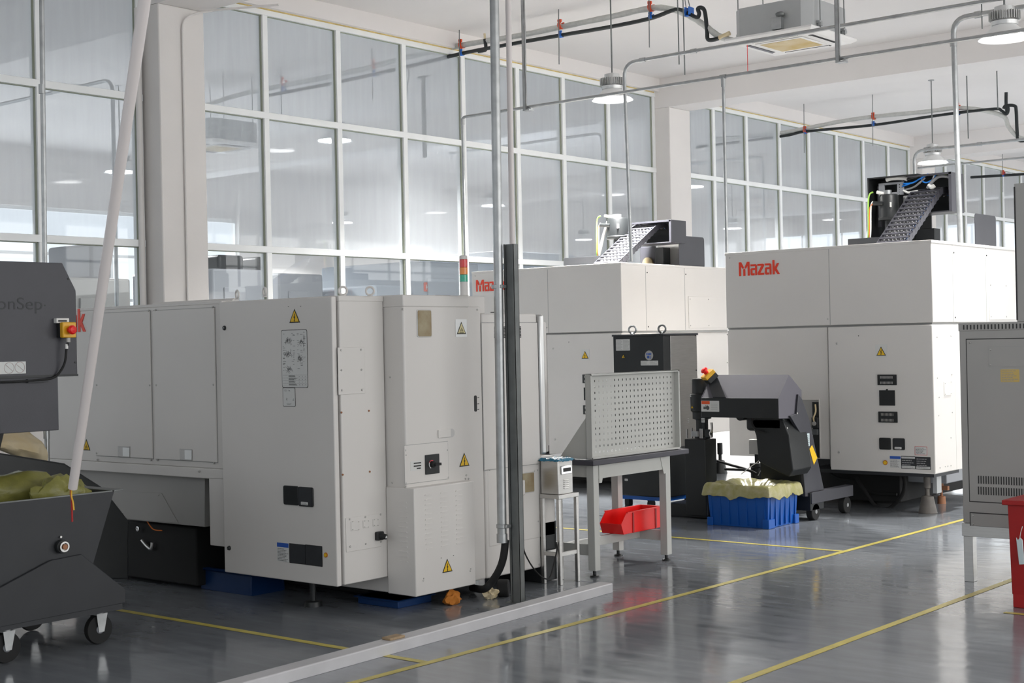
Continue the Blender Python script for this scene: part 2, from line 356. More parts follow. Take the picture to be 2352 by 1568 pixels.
def eyebolt(root, loc, r=.024, m='white', rot=0):
    b = MB(); z = Vector(loc); ax = Vector((math.cos(rot), math.sin(rot), 0))
    b.tube([z+ax*math.cos(2*math.pi*i/20)*r+Vector((0, 0, r*1.25+math.sin(2*math.pi*i/20)*r)) for i in range(20)], r*.27, 8, closed=True)
    b.lathe([(r*.62, 0), (r*.62, r*.12), (r*.3, r*.3)], z, 14)
    return b.build('lifting_eyebolt', m, root)
def estop(root, c, nrm, size, updir=(0, 0, 1)):
    n = Vector(nrm).normalized(); up = Vector(updir); up = (up-n*up.dot(n)).normalized(); s_ = up.cross(n)
    def hexa(b, w_, h_, d0, d1):
        pts = [Vector(c)+s_*x*w_+up*y*h_+n*d0 for x, y in ((-1, -1), (1, -1), (1, 1), (-1, 1))]; b.prism(pts, n*(d1-d0))
    b = MB(); hexa(b, size*.5, size*.5, 0, size*.42); bk = b.build('button_box', 'black', root, bevel=.003)
    b = MB(); hexa(b, size*.52, size*.52, size*.42, size*.78); b.build('button_housing', 'yellow', root, bevel=.005)
    b = MB(); b.lathe([(size*.20, size*.78), (size*.20, size*.95), (size*.30, size*1.02), (size*.31, size*1.15), (size*.22, size*1.26), (1e-5, size*1.3)], c, 20, axis=n)
    return b.build('emergency_button', 'red', root)

# ================================================================== the setting
CZ = 5.46                                      # ceiling height
XL, XR, YN, YFAR = -24.0, 7.2, -5.0, 41.0
WX = -12.0                                     # plane of the glazed partition
struct(bx((XL-.3, YN-.3, -.2), (XR+.3, YFAR+.3, 0)).build('floor', 'floor', origin=(0, 0, 0), smooth=False))
struct(bx((XL-.3, YN-.3, CZ), (XR+.3, YFAR+.3, CZ+.25)).build('ceiling', 'ceil', origin=(0, 0, CZ), smooth=False))
def outer_wall(name, ax, val, sgn, u0, u1, sill, head, bay=8.3, stop=1e9):
    """an outer wall with a ribbon of window openings"""
    F = Face(ax, val, sgn); b = MB()
    F.box(b, u0, 0, u1, sill, -.25, 0); F.box(b, u0, head, u1, CZ, -.25, 0)
    u = u0
    cuts = []
    while u < u1-.01:
        if u > stop: F.box(b, u, sill, u1, head, -.25, 0); break
        F.box(b, u, sill, min(u+.5, u1), head, -.25, 0); cuts.append((u+.5, min(u+bay, u1))); u += bay
    o = b.build(name, 'wall', smooth=False); struct(o)
    return F, cuts
wn = [5]
def outer_windows(F, cuts, sill, head):
    for a, c in cuts:
        if c-a < .4: continue
        b = MB(); n = max(1, round((c-a)/1.5))
        for i in range(n+1):
            u = a+(c-a)*i/n; F.box(b, u-.03, sill, u+.03, head, -.16, -.10)
        for v in (sill+.03, sill+(head-sill)*.5, sill+(head-sill)*.75, head-.03): F.box(b, a, v-.03, c, v+.03, -.155, -.105)
        o = b.build('window_%d' % wn[0], 'frame', smooth=False); struct(o); wn[0] += 1
F, cuts = outer_wall('wall_left', 0, XL, 1, YN, YFAR, .9, 4.35, stop=18); outer_windows(F, cuts, .9, 4.35)
F, cuts = outer_wall('wall_right', 0, XR, -1, YN, YFAR, .9, 4.9); outer_windows(F, cuts, .9, 4.9)
F, cuts = outer_wall('wall_far', 1, YFAR, -1, XL, XR, .9, 4.9, bay=6.0); outer_windows(F, cuts, .9, 4.9)
F, cuts = outer_wall('wall_near', 1, YN, 1, XL, XR, .9, 4.9, bay=6.0); outer_windows(F, cuts, .9, 4.9)  # unseen wall; its window openings are added to carry the near fill
# transverse beams and the columns that carry them
COLS = [(.1, .68), (8.74, 9.30), (17.79, 18.35), (26.6, 27.2), (35.0, 35.6)]
for i, (a, c) in enumerate(COLS):
    struct(bx((XL, a, 5.03), (XR, c, CZ)).build('trim_%d' % (i+1), 'ceil', smooth=False), 'white concrete beam across the hall at a column')
    b = bx((WX-.12, a, 0), (-11.7, c, 5.03)); o = struct(b.build('wall_column_%d' % (i+1), 'wall', bevel=.012), 'white square column in the glazed partition')
    o.name = 'trim_%d' % (i+11)
struct(bx((WX-.14, YN, 5.27), (WX+.14, YFAR, CZ)).build('trim_21', 'ceil', smooth=False), 'white downstand beam above the glazed partition')
struct(bx((WX-.06, YN, 0), (WX+.06, YFAR, .95)).build('wall_partition', 'wall', smooth=False), 'low white wall under the glazed partition')
# glazed partition, one window per bay
RAILS = (2.675, 4.12)
def glazing(num, y0, y1, mull, lab):
    F = Face(0, WX, 1); b = MB(); h = .035; T = 5.27
    for y in mull: F.box(b, y-h, .95, y+h, T, -.06, .055)
    F.box(b, y0, .95, y0+.06, T, -.06, .05); F.box(b, y1-.06, .95, y1, T, -.06, .05)
    for z in RAILS: F.box(b, y0, z-h, y1, z+h, -.055, .058)
    F.box(b, y0, T-.07, y1, T, -.06, .06); F.box(b, y0, .95, y1, 1.02, -.06, .06)
    o = struct(b.build('window_%d' % num, 'frame', bevel=.004), lab)
    g = MB(); edges = [y0+.06]+list(mull)+[y1-.06]
    for k in range(len(edges)-1):
        a = edges[k]+(h if k else 0); c = edges[k+1]-(h if k < len(edges)-2 else 0)
        for z0, z1 in ((1.02, RAILS[0]-h), (RAILS[0]+h, RAILS[1]-h), (RAILS[1]+h, T-.07)):
            for u0, v0, u1, v1 in ((c-.012, z0, c, z1), (a, z1-.007, c, z1)): F.box(g, u0, v0, u1, v1, .005, .03)
    g.build('window_gasket', 'gasket', o)
    for nm, zz, mm in (('glass_upper', ((RAILS[0]+h, RAILS[1]-h), (RAILS[1]+h, T-.07)), 'glass_hazy'), ('glass_lower', ((1.02, RAILS[0]-h),), 'glass_clear')):
        q = MB()
        for z0, z1 in zz:
            for k in range(len(edges)-1): q.add([F.pt(edges[k], z0, .01), F.pt(edges[k+1], z0, .01), F.pt(edges[k+1], z1, .01), F.pt(edges[k], z1, .01)], [(0, 1, 2, 3)])
        q.build(nm, mm, o, smooth=False)
    f = MB(); F.poly(f, [(y0+.05, T-.012), (y1-.05, T-.012)]+[(y1-.05-(y1-y0-.1)*i/60, T+.012+random.uniform(-.006, .01)) for i in range(61)], .06, .075)
    struct(f.build('trim_%d' % (30+num), 'foam'), 'yellowed strip of foam above the glazing')
glazing(1, .68, 8.72, [1.8, 2.95, 4.1, 5.25, 6.4, 7.57], 'tall glazed bay at the left of the first column')
glazing(2, 9.30, 17.79, [10.32, 11.40, 12.47, 13.53, 14.60, 15.58, 16.62], 'tall glazed bay between the first and second column')
glazing(3, 18.35, 26.6, [19.42, 20.42, 21.5, 22.52, 23.55, 24.6, 25.65], 'tall glazed bay behind the right machining centre')
glazing(4, 27.2, 35.0, [28.3, 29.3, 30.3, 31.4, 32.5, 33.6], 'farthest glazed bay seen past the right machining centre')
# painted conduit on the first column
b = MB(); b.tube(roundpath([(-11.685, 9.02, .0), (-11.685, 9.02, 4.93), (-11.55, 9.25, 5.01), (-10.9, 9.6, 5.02)], .12), .012, 8)
tag(b.build('painted_conduit', 'wall'), 'thin cream conduit running up the face of the first white column', 'conduit')
b = MB(); b.cyl((-11.93, 8.66, 0), (-11.93, 8.66, 5.0), .03, n=12); tag(b.build('painted_pipe', 'wall'), 'cream painted pipe in the corner left of the first white column', 'pipe')
# floor tape
def tape(name, x0, y0, x1, y1, lab):
    d = Vector((x1-x0, y1-y0, 0)).normalized(); n = Vector((-d.y, d.x, 0))*.024
    a = Vector((x0, y0, .0006)); c = Vector((x1, y1, .0006)); m_ = MB(); k = 24; vs_ = []
    for i in range(k+1):
        p = a+(c-a)*i/k; q = n*(1+random.uniform(-.05, .05)); vs_ += [p-q, p+q]
    m_.add(vs_, [(2*i, 2*i+2, 2*i+3, 2*i+1) for i in range(k)]); m_.add([v+Vector((0, 0, .0012)) for v in vs_], [(2*i, 2*i+2, 2*i+3, 2*i+1) for i in range(k)])
    o = m_.build(name, 'ylow', smooth=False); tag(o, lab, 'floor tape')
tape('floor_tape', -5.02, 1.0, -5.02, 28, 'yellow floor tape marking the near side of the machine bays')
tape('floor_tape', -3.535, 1.0, -3.535, 28, 'yellow floor tape passing under the grey cabinet on the right')
tape('floor_tape', -9.2, 5.325, -5.046, 5.325, 'yellow floor tape crossing the dark floor behind the black chip cart')
tape('floor_tape', -10.5, 9.88, -5.046, 9.88, 'yellow floor tape running behind the legs of the perforated bench')
tape('floor_tape', -3.16, 8.18, -2.4, 8.18, 'short yellow floor tape at the foot of the red plastic bin')

# ================================================================== lamps
def make_lamp(loc, lab, lit=True):
    x, y, z = loc; r = thing('high_bay_lamp', loc, lab, 'lamp', 'round high bay lamps hanging from the ceiling')
    R_ = .228
    b = MB(); b.lathe([(.105, .115), (R_-.02, .012), (R_, .006), (R_, 0), (R_-.012, .006), (.10, .105), (.10, .14)], loc, 40); b.build('lamp_shade', 'lampshade', r)
    b = MB(); b.lathe([(1e-5, .010), (R_-.02, .010), (R_-.02, .018), (1e-5, .018)], loc, 32); b.build('led_diffuser', 'led', r)
    b = MB(); b.lathe([(1e-5, .115), (.115, .12), (.118, .155), (.1, .165), (.1, .22), (.085, .24), (.085, .285), (.03, .30), (1e-5, .30)], loc, 28)
    for i in range(34):
        a = 2*math.pi*i/34; u = Vector((math.cos(a), math.sin(a), 0)); t = Vector((-u.y, u.x, 0))*.003; c = Vector(loc)
        p = c+u*.098+Vector((0, 0, .165)); q = c+u*.135+Vector((0, 0, .165)); b.prism([p-t, p+t, q+t, q-t], (0, 0, .075))
    b.build('heat_sink', 'alu', r)
    b = MB(); b.cyl((x, y, z+.30), (x, y, CZ-.012), .0085, n=10); b.build('hanging_rod', 'zincd', r)
    b = MB(); b.lathe([(.045, 0), (.045, .012), (1e-5, .012)], (x, y, CZ-.012), 16); b.build('ceiling_plate', 'zinc', r)
    return r
# the lamps' own light
def lamp_light(loc, p):
    l = area('lamp_light', (loc[0], loc[1], loc[2]-.005), (0, 0, 0), .42, .42, p, (1, .99, .97), 'DISK'); l.data.spread = math.radians(138); return l
LAMPS = [
 ((-4.76, 12.62, 4.2), 'largest high bay lamp hanging at the top right corner of the picture', 60),
 ((-9.24, 12.93, 4.25), 'high bay lamp hanging over the left machining centre', 210),
 ((-9.02, 20.89, 4.2), 'high bay lamp with a sloping shade hanging beyond the right machining centre', 230),
 ((-4.76, 20.9, 4.2), 'high bay lamp outside the picture over the far aisle', 230),
 ((-.5, 12.65, 4.2), 'high bay lamp outside the picture right of the aisle', 110),
 ((-13.33, 12.62, 4.2), 'high bay lamp behind the dusty glass, its disc cut by a window mullion', 300),
 ((-17.7, 12.5, 4.2), 'small high bay lamp behind the glass beside the leaning white pole', 260),
 ((-22.0, 12.5, 4.2), 'high bay lamp outside the picture near the far left windows', 200),
 ((-13.33, 20.9, 4.2), 'high bay lamp behind the glass just right of the second column', 260),
 ((-17.6, 20.7, 4.2), 'high bay lamp behind the glass to the left of the galvanised post', 240),
 ((-22.0, 21.0, 4.2), 'tiny high bay lamp deep behind the glass above the eyebolts', 200),
 ((-17.7, 29.5, 4.2), 'small high bay lamp behind the glass left of the right machining centre', 240),
 ((-22.0, 29.4, 4.2), 'tiny high bay lamp behind the glass left of the spindle motor', 200),
 ((-9.0, 29.2, 4.2), 'distant high bay lamp outside the view behind the right machine', 200),
]
proto_lamp = make_lamp(LAMPS[0][0], LAMPS[0][1])
for loc, lab, p in LAMPS:
    if lab != LAMPS[0][1]:
        o = copy_tree(proto_lamp); o.location = loc; o['label'] = lab
    lamp_light(loc, p*(1.5 if loc[0] > -12 else (.25 if loc[0] > -14 else 1.2)))

# ================================================================== the turning centre in the foreground
X1, Y1 = -6.2, 5.84
A1 = Face(1, Y1, -1)            # its face towards the camera's left
B1 = Face(0, X1, 1)             # the side of the electrical cabinet
XO = -6.05; B2 = Face(0, XO, 1) # the operator cabinet's side
t = thing('turning_center', (-7.4, 6.7, 0), 'large white turning center with open cabinets and vents standing left of the galvanised post', 'machine tool')
# electrical cabinet
b = bx((-7.25, 5.89, .205), (X1-.012, 6.255, 1.895)); ec = b.build('electrical_cabinet', 'white', t, bevel=.006)
bx((-7.25, 5.885, 1.875), (X1-.008, 6.255, 1.908)).build('cabinet_cap', 'white', t, bevel=.003)
b = bx((-7.252, Y1, .20), (X1-.022, 5.878, 1.903)); dr = b.build('cabinet_door', 'white', t, bevel=.007, seg=3)
def knob(F, px, py, par, m='black', r=.013):
    b = MB(); b.lathe([(r*1.15, 0), (r*1.15, .004), (r, .006), (r*.8, .012), (1e-5, .012)], F.px(px, py), 18, axis=F.vec(1)); k = b.build('door_lock', m, par)
    b = MB(); u, v = F.uv(px, py); F.line(b, u-r*.5, v-r*.1, u+r*.5, v+r*.1, r*.25, .012, .013); b.build('key_slot', 'steel', k)
knob(A1, 516, 753, t); knob(A1, 527, 1258, t)
warn(t, A1, 677, 725, 32)
screws(t, A1, [(663, 704), (691, 703)], r=.002, m='black')
# big diagram label
lb = label(t, A1, 648, 758, 706, 889, rows=0, border='signb', d=.001, rr=.012, name='diagram_label', lab='large white label with machine diagrams and a table')
u0, v0, u1, v1 = A1.rpx(648, 758, 706, 889); W, H = u1-u0, v1-v0; rnd = random.Random(3); b = MB()
for i in range(150):
    bu = rnd.choice([.28, .78, .25, .72, .27]); k_ = [.28, .78, .25, .72, .27].index(bu); bv = (.82, .78, .58, .50, .32)[k_]
    uu = u0+W*(bu+rnd.gauss(0, .06)); vv = v0+H*(bv+rnd.gauss(0, .025)); a = rnd.uniform(0, 3.14); l = W*rnd.uniform(.02, .08)
    A1.line(b, uu-l*math.cos(a), vv-l*math.sin(a), uu+l*math.cos(a), vv+l*math.sin(a), .0009, .0022, .0028)
for i in range(60):
    uu = u0+W*rnd.choice([.05, .08, .4, .45, .62, .75, .86]); vv = v0+H*rnd.uniform(.27, .97); A1.box(b, uu, vv, uu+W*rnd.uniform(.04, .1), vv+H*.006, .0022, .0028)
for k in range(5): A1.box(b, u0+.006, v0+H*(.02+.048*k), u1-.006, v0+H*(.02+.048*k)+.0008, .0022, .0028)
for i in range(4):
    for j in range(3): A1.box(b, u0+W*.26, v0+H*(.035+.048*i)+j*.0035, u0+W*rnd.uniform(.45, .6), v0+H*(.035+.048*i)+j*.0035+.002, .0022, .0028)
    for q in (.66, .78, .9): A1.box(b, u0+W*q, v0+H*(.04+.048*i), u0+W*(q+.04), v0+H*(.04+.048*i)+.002, .0022, .0028)
b.build('diagram', 'print_', lb)
lb = label(t, A1, 651, 891, 678, 932, rows=0, border='signb', rr=.006, name='diagram_label'); u0, v0, u1, v1 = A1.rpx(651, 891, 678, 932); W, H = u1-u0, v1-v0; b = MB()
for q in ((.1, .9, .35, .88), (.1, .85, .3, .83), (.45, .88, .6, .84), (.5, .83, .58, .87), (.25, .35, .38, .42), (.28, .45, .33, .28), (.85, .30, .9, .42), (.8, .34, .93, .32), (.3, .12, .7, .12), (.35, .08, .6, .08)):
    A1.line(b, u0+W*q[0], v0+H*q[1], u0+W*q[2], v0+H*q[3], .0015, .0022, .0028)
b.build('diagram', 'print_', lb)
# two flush black covers
for (x0, y0, x1, y1), lit in (((653, 1115, 687, 1159), 0), ((687.5, 1118, 721, 1163), 1)):
    u0, v0, u1, v1 = A1.rpx(x0, y0, x1, y1); b = MB(); A1.rrect(b, u0, v0, u1, v1, .012, .0, .010); cvr = b.build('socket_cover', 'black', t, bevel=.003)
    if lit:
        b = MB(); A1.rrect(b, u0+.006, v0+.006, u1-.006, v1-.006, .010, .010, .012); b.build('cover_rim', 'dark2', cvr)
        label(t, A1, 695, 1152, 711, 1159, rows=2, d=.0125, seed=4, name='small_label')
label(t, A1, 637, 1246, 664, 1289, rows=9, head='lblue', seed=5, lab='white notice with a blue heading')
for x0, x1, sd in ((665.5, 701.5, 6), (702.5, 740, 7)):
    label(t, A1, x0, 1250+(x0-665)*.08, x1, 1293+(x0-665)*.13, rows=0, base='dark2', border='signb', name='rating_plate')
    b = MB(); u0, v0, u1, v1 = A1.rpx(x0, 1250+(x0-665)*.08, x1, 1293+(x0-665)*.13); A1.box(b, u0+.002, v0+.002, u1-.002, v0+(v1-v0)*.16, .0013, .002)
    if sd == 6: A1.box(b, u0+.002, v1-(v1-v0)*.12, u1-.002, v1-.002, .0013, .002)
    for i in range(5): A1.box(b, u0+.008, v0+(v1-v0)*(.28+.12*i), u0+.008+.03*((i*7) % 3+1)/2, v0+(v1-v0)*(.28+.12*i)+.0015, .0013, .002)
    b.build('printed_band', 'seamg', t)
u, v = A1.uv(749, 1274); b = MB(); A1.disc(b, u, v, .0145, 0, .006); k = b.build('round_indicator', 'orangerag', t); b = MB(); A1.disc(b, u, v, .010, .006, .009); b.build('yellow_button', 'signy', k)
# cabinet side: a screwed cover plate, plugs, blank plates and a black connector
b = MB(); B1.bpx(b, 779, 797, 840, 905, -.012, -.0075); b.build('cover_plate', 'white', t, bevel=.002)
screws(t, B1, [(785, 804), (831, 803), (786, 850), (832, 849), (787, 896), (833, 895)], r=.006, d=-.006)
screws(t, B1, [(787, 947), (850, 943), (790, 1090), (852, 1083)], r=.006, m='copper', d=-.010)
b = MB(); B1.bpx(b, 797, 1184, 878, 1262, -.012, -.0075); b.build('connector_plate', 'white', t, bevel=.002)
for x0, x1, y0, y1 in ((808, 827, 1196, 1218), (835.5, 849, 1194, 1212), (858, 871, 1191, 1208)):
    b = MB(); B1.bpx(b, x0, y0, x1, y1, -.0075, -.004); b.build('blank_plate', 'white', t, bevel=.0015)
    screws(t, B1, [(x0+3, y0+2), (x1-2, y0+2), (x0+3, y1-2), (x1-2, y1-2)], r=.0028, d=-.004)
screws(t, B1, [(805, 1192), (841, 1187), (876, 1181), (806, 1255), (842, 1249), (877, 1244)], r=.006, d=-.007)
u, v = B1.uv(871, 1230); b = MB(); B1.rrect(b, u-.03, v-.026, u+.025, v+.026, .008, -.008, .018); cn = b.build('cable_connector', 'black', t, bevel=.003)
b = MB(); b.cyl(B1.pt(u, v, .012), B1.pt(u+.01, v-.005, .05), .02, .016, 14); b.build('connector_cap', 'rubber', cn)
b = MB(); B1.box(b, u+.002, v-.012, u+.016, v+.002, .044, .052); b.build('connector_mark', 'paper', cn)
# left body: access panels, ledge and the recessed lower skirt
b = bx((-9.25, 5.868, .845), (-7.262, 7.5, 1.90)); b.build('main_body', 'white', t, bevel=.008)
bx((-9.25, 5.866, 1.895), (-7.262, 7.5, 1.915)).build('body_cap', 'white', t, bevel=.003)
A1b = Face(1, 5.868, -1)
for x0, y0, x1, y1 in ((219, 709, 349, 1049), (356, 700, 497, 1059)):
    u0, _ = A1b.uv(x0, 880); u1, _ = A1b.uv(x1, 880); b = MB(); A1b.box(b, u0, .888, u1, 1.872, 0, .010); b.build('access_panel', 'white', t, bevel=.003)
    g = MB(); A1b.box(g, u0-.004, .884, u1+.004, 1.876, 0, .0015); g.build('panel_seam', 'seamg', t)
for x0, x1, y0, y1 in ((276, 300, 1027, 1047), (418, 443, 1033, 1054)):
    u0, v0, u1, v1 = A1b.rpx(x0, y0, x1, y1); b = MB(); e = .006
    for q in ((u0-e, v0-e, u0, v1+e), (u1, v0-e, u1+e, v1+e), (u0-e, v0-e, u1+e, v0), (u0-e, v1, u1+e, v1+e)): A1b.box(b, *q, .010, .013)
    b.build('recessed_grip', 'white2', t, bevel=.002); b = MB(); A1b.box(b, u0, v0, u1, v1, .0102, .0112); b.build('grip_recess', 'white2', t)
    b = MB(); A1b.box(b, u0+(u1-u0)*.38, v0, u1, v1, .0112, .0118); b.build('grip_plate', 'frame', t)
screws(t, A1b, [(225, 884), (347, 884), (362, 884), (493, 883), (225, 1040), (349, 1056), (364, 1056), (494, 1063), (344, 713), (360, 712), (491, 705), (226, 1055), (460, 1082)], r=.007, d=.010)
# gap under the skirt: ledge, side post, sloping plate
b = MB(); A1b.box(b, -9.25, .78, -7.262, .845, -.05, .004); b.build('skirt_ledge', 'white', t, bevel=.004)
b = MB(); A1b.box(b, -7.42, .355, -7.262, .79, -.3, .004); b.build('skirt_post', 'white', t, bevel=.004)
F_ = Face(1, 5.97, -1); b = MB(); F_.polypx(b, [(140, 1076), (470, 1090), (470, 1210), (283, 1192), (222, 1125), (140, 1090)], -.3, 0); b.build('skirt_panel', 'greys', t, bevel=.003)
b = MB(); F_.polypx(b, [(258, 1127), (372, 1132), (410, 1201), (288, 1191)], 0, .006); b.build('inspection_cover', 'greys', t, bevel=.002)
screws(t, F_, [(366, 1136), (284, 1178)], r=.006, d=.006)
warn(t, A1b, 199, 1021, 26, d=.001, sym='hot')
logo(A1b, t, A1b.uv(100, 762)[0]+.0, A1b.uv(180, 762)[1], A1b.uv(197, 745)[0]-A1b.uv(100, 745)[0])
# base frame, coolant tank, feet
bx((-9.23, 6.45, .03), (-6.60, 7.5, .86)).build('cast_base', 'rubber', t, bevel=.02)
bx((-9.23, 6.05, .03), (-7.80, 6.44, .42)).build('coolant_tank', 'rubber', t, bevel=.01)
for x, y in ((-8.6, 6.6), (-6.72, 6.1), (-6.7, 7.2), (-8.6, 7.3)):
    b = MB(); b.lathe([(.06, 0), (.055, .03), (.02, .035), (.02, .21)], (x, y, 0), 16); b.build('levelling_foot', 'black', t)
F_ = Face(1, 6.02, -1)
b = MB(); b.lathe([(.018, 0), (.018, .01), (.012, .012), (.012, .004), (1e-5, .004)], F_.px(318, 1214), 14, axis=(0, -1, 0)); b.build('hose_fitting', 'chrome', t)
b = MB(); b.tube(smoothpath([F_.px(326, 1240), F_.px(336, 1252), F_.px(347, 1260), F_.px(350, 1245)], 4), .012, 8); b.build('brass_elbow', 'steel', t)
b = MB(); b.tube(smoothpath([F_.px(338, 1197), F_.px(352, 1215), F_.px(372, 1218)], 5), .004, 6); b.build('orange_lead', 'corange', t)
# eyebolts and top things
for px, py, m_ in ((788, 680, 'white'), (850, 680, 'white'), (545, 688, 'white'), (608, 682, 'white')):
    p = P(px, py, 2, 1.905); eyebolt(t, (p.x, p.y, 1.906), .024, m_, rot=math.radians(45) if px > 700 else math.radians(-20))
F_ = Face(1, 6.75, -1); b = MB(); x0 = F_.uv(470, 680)[0]; x1_ = F_.uv(541, 680)[0]; b.cyl((x0-.6, 6.75, 1.94), (x1_, 6.75, 1.94), .035, n=20); b.build('roof_tube', 'white', t)
# operator cabinet
bx((-7.2, 6.262, .105), (XO, 6.975, 1.845)).build('operator_cabinet', 'white', t, bevel=.012, seg=3)
bx((-7.2, 6.258, 1.84), (XO+.004, 6.86, 1.912)).build('cabinet_cap', 'white', t, bevel=.006)
bx((-7.0, 6.864, 1.80), (XO-.03, 7.05, 1.912)).build('roof_step', 'white', t, bevel=.006)
bx((-7.2, 6.98, .105), (XO, 7.545, 1.80)).build('spindle_cabinet', 'white', t, bevel=.012, seg=3)
bx((-7.2, 7.0, .30), (XO+.002, 7.70, .845)).build('lower_cabinet', 'white', t, bevel=.012, seg=3)
bx((-7.1, 7.545, .845), (XO-.2, 7.9, 1.75)).build('work_enclosure', 'white', t, bevel=.01)
bx((XO-.05, 7.548, .86), (XO+.02, 7.60, 1.795)).build('door_edge_rail', 'alu', t, bevel=.012)
b = MB(); B2.bpx(b, 1241, 1198, 1278, 1333, -.5, .002); b.build('black_end_panel', 'black', t, bevel=.003)
# its details
u0, v0, u1, v1 = B2.rpx(958, 712, 990, 773); b = MB(); B2.rrect(b, u0-.004, v0-.004, u1+.004, v1+.004, .012, 0, .004); wi = b.build('window_surround', 'white2', t, bevel=.002)
b = MB(); B2.rrect(b, u0+.002, v0+.002, u1-.002, v1-.002, .010, .004, .0055); b.build('sight_window', 'brown', wi)
warn(t, B2, 1059, 753, 28, d=.001, yel='signp', sym='hot', plate='frame')
u0, v0, u1, v1 = B2.rpx(1089, 908, 1095, 945); b = MB(); B2.rrect(b, u0, v0, u1, v1, .009, 0, .002); b.build('vent_slot', 'seam', t)
b = MB()
for y in (913, 927, 940): u_, v_ = B2.uv(1098, y); B2.box(b, u_-.006, v_-.002, u_+.010, v_+.002, 0, .001)
b.build('slot_marks', 'signb', t)
u0, v0, u1, v1 = B2.rpx(1008, 985, 1044, 1005); b = MB(); B2.rrect(b, u0, v0, u1, v1, (v1-v0)*.49, 0, .0015, 8); g = b.build('pull_recess', 'white2', t)
b = MB(); B2.rrect(b, u0-.01, v0+.003, u0+(u1-u0)*.72, v1-.001, .004, .0015, .006); b.build('pull_lip', 'white', g, bevel=.002)
u0, _ = B2.uv(929, 1070); u1, _ = B2.uv(1029, 1070)
b = MB(); B2.box(b, u0, .775, u1, 1.005, 0, .003); b.build('switch_panel', 'white', t, bevel=.001); b = MB(); B2.box(b, u0, .772, u1+.003, 1.008, 0, .001); b.build('panel_seam', 'seamg', t)
screws(t, B2, [(931, 1034), (1027, 1033), (932, 1045), (932, 1109), (932, 1119), (1029, 1096), (925, 710), (1096, 711), (1071, 1091), (1069, 1099), (1076, 1099), (1121, 744), (1232, 742), (1128, 857), (1228, 845), (1222, 852), (1124, 1079), (1233, 1065), (1227, 1082), (1234, 1080), (1236, 1197), (1238, 1296)], r=.006)
screws(t, Face(1, 6.262, -1), [(896, 866), (901, 1108)], r=.006)
label(t, B2, 942, 1058, 970, 1080, rows=0, d=.003, name='name_plate', base='paper'); b = MB()
for x0, x1, y in ((949, 966, 1063), (949, 966, 1069.5), (956, 965, 1075)): B2.bpx(b, x0, y-1.4, x1, y+1.4, .0043, .005)
b.build('plate_text', 'signb', t)
u0, v0, u1, v1 = B2.rpx(975, 1043, 1007, 1088); b = MB(); B2.rrect(b, u0, v0, u1, v1, .003, .003, .010); sw = b.build('main_switch', 'black', t, bevel=.002)
uc, vc = (u0+u1)/2-.008, (v0+v1)/2; b = MB()
for a0, a1, mm in ((60, 150, 'labelr'), (150, 250, 'frame')):
    q = MB(); n_ = 10
    for i in range(n_):
        a = math.radians(a0+(a1-a0)*i/n_); c = math.radians(a0+(a1-a0)*(i+1)/n_); r0, r1 = .021, .026
        B2.poly(q, [(uc+r0*math.cos(a), vc+r0*math.sin(a)), (uc+r1*math.cos(a), vc+r1*math.sin(a)), (uc+r1*math.cos(c), vc+r1*math.sin(c)), (uc+r0*math.cos(c), vc+r0*math.sin(c))], .010, .011)
    q.build('dial_arc', mm, sw)
b = MB(); b.lathe([(.019, .01), (.019, .03), (.016, .034), (1e-5, .034)], B2.pt(uc, vc, 0), 20, axis=(1, 0, 0)); B2.box(b, uc-.006, vc-.008, uc+.045, vc+.008, .022, .05); b.build('rotary_handle', 'rubber', sw)
warn(t, B2, 1066, 1055, 31)
# protruding louvred box
XB = -5.975; B3 = Face(0, XB, 1)
bx((XO-.16, 6.245, .105), (XB, 6.79, .752)).build('louvred_box', 'white', t, bevel=.006)
for col in (921, 991, 1027):
    pass
u_a = [B3.uv(x, 1180)[0] for x in (976, 1012, 1047)]
for ua in u_a:
    b = MB()
    for k in range(12):
        v_ = .70-k*.0295; B3.poly(b, [(ua, v_), (ua+.062, v_), (ua+.058, v_+.007), (ua+.004, v_+.007)], 0, .0035)
    b.build('embossed_louvres', 'white', t)
F_ = Face(1, 6.245, -1); b = MB()
ul = F_.uv(915, 1200)[0]
for k in range(13): F_.poly(b, [(ul, .66-k*.0295), (ul+.075, .66-k*.0295), (ul+.07, .667-k*.0295), (ul+.005, .667-k*.0295)], 0, .0035)
b.build('embossed_louvres', 'white', t)
warn(t, B3, 1027, 1298, 31)
for px, py in ((973, 1328), (1081, 1306)):
    screws(t, B3, [(px, py), (px-1, py+5)], r=.005)
screws(t, B3, [(1013, 1281), (1041, 1275)], r=.002, m='black')
# vented access panel right of the post
u0, _ = B2.uv(1108, 900); u1, _ = B2.uv(1236, 900)
g = MB(); B2.box(g, u0-.004, .796, u1+.004, 1.744, 0, .001); g.build('panel_seam', 'seamg', t)
b = MB(); B2.box(b, u0, .80, u1, 1.74, 0, .006); b.build('access_panel', 'white', t, bevel=.002)
b = MB()
for k in range(8): 
    u_, v_ = B2.uv(1133, 751+k*3.4); u2, _ = B2.uv(1195, 751); B2.box(b, u_, v_-.0035, u2, v_+.0035, .006, .0068)
b.build('vent_slots', 'seam', t)
b = MB(); B2.bpx(b, 1118, 1071, 1238, 1072.2, .006, .0068); b.build('panel_groove', 'seamg', t)
b = MB(); B2.bpx(b, 1140, 715.5, 1150, 717.5, -.05, -.02); b.build('roof_slot', 'seam', t)
u0, v0, u1, v1 = B2.rpx(1180, 1087, 1225, 1131); b = MB(); B2.rrect(b, u0-.006, v0-.006, u1+.006, v1+.006, .01, .002, .006); wi = b.build('window_surround', 'white2', t, bevel=.002)
b = MB(); B2.rrect(b, u0, v0, u1, v1, .008, .006, .0075); b.build('sight_window', 'brown', wi)
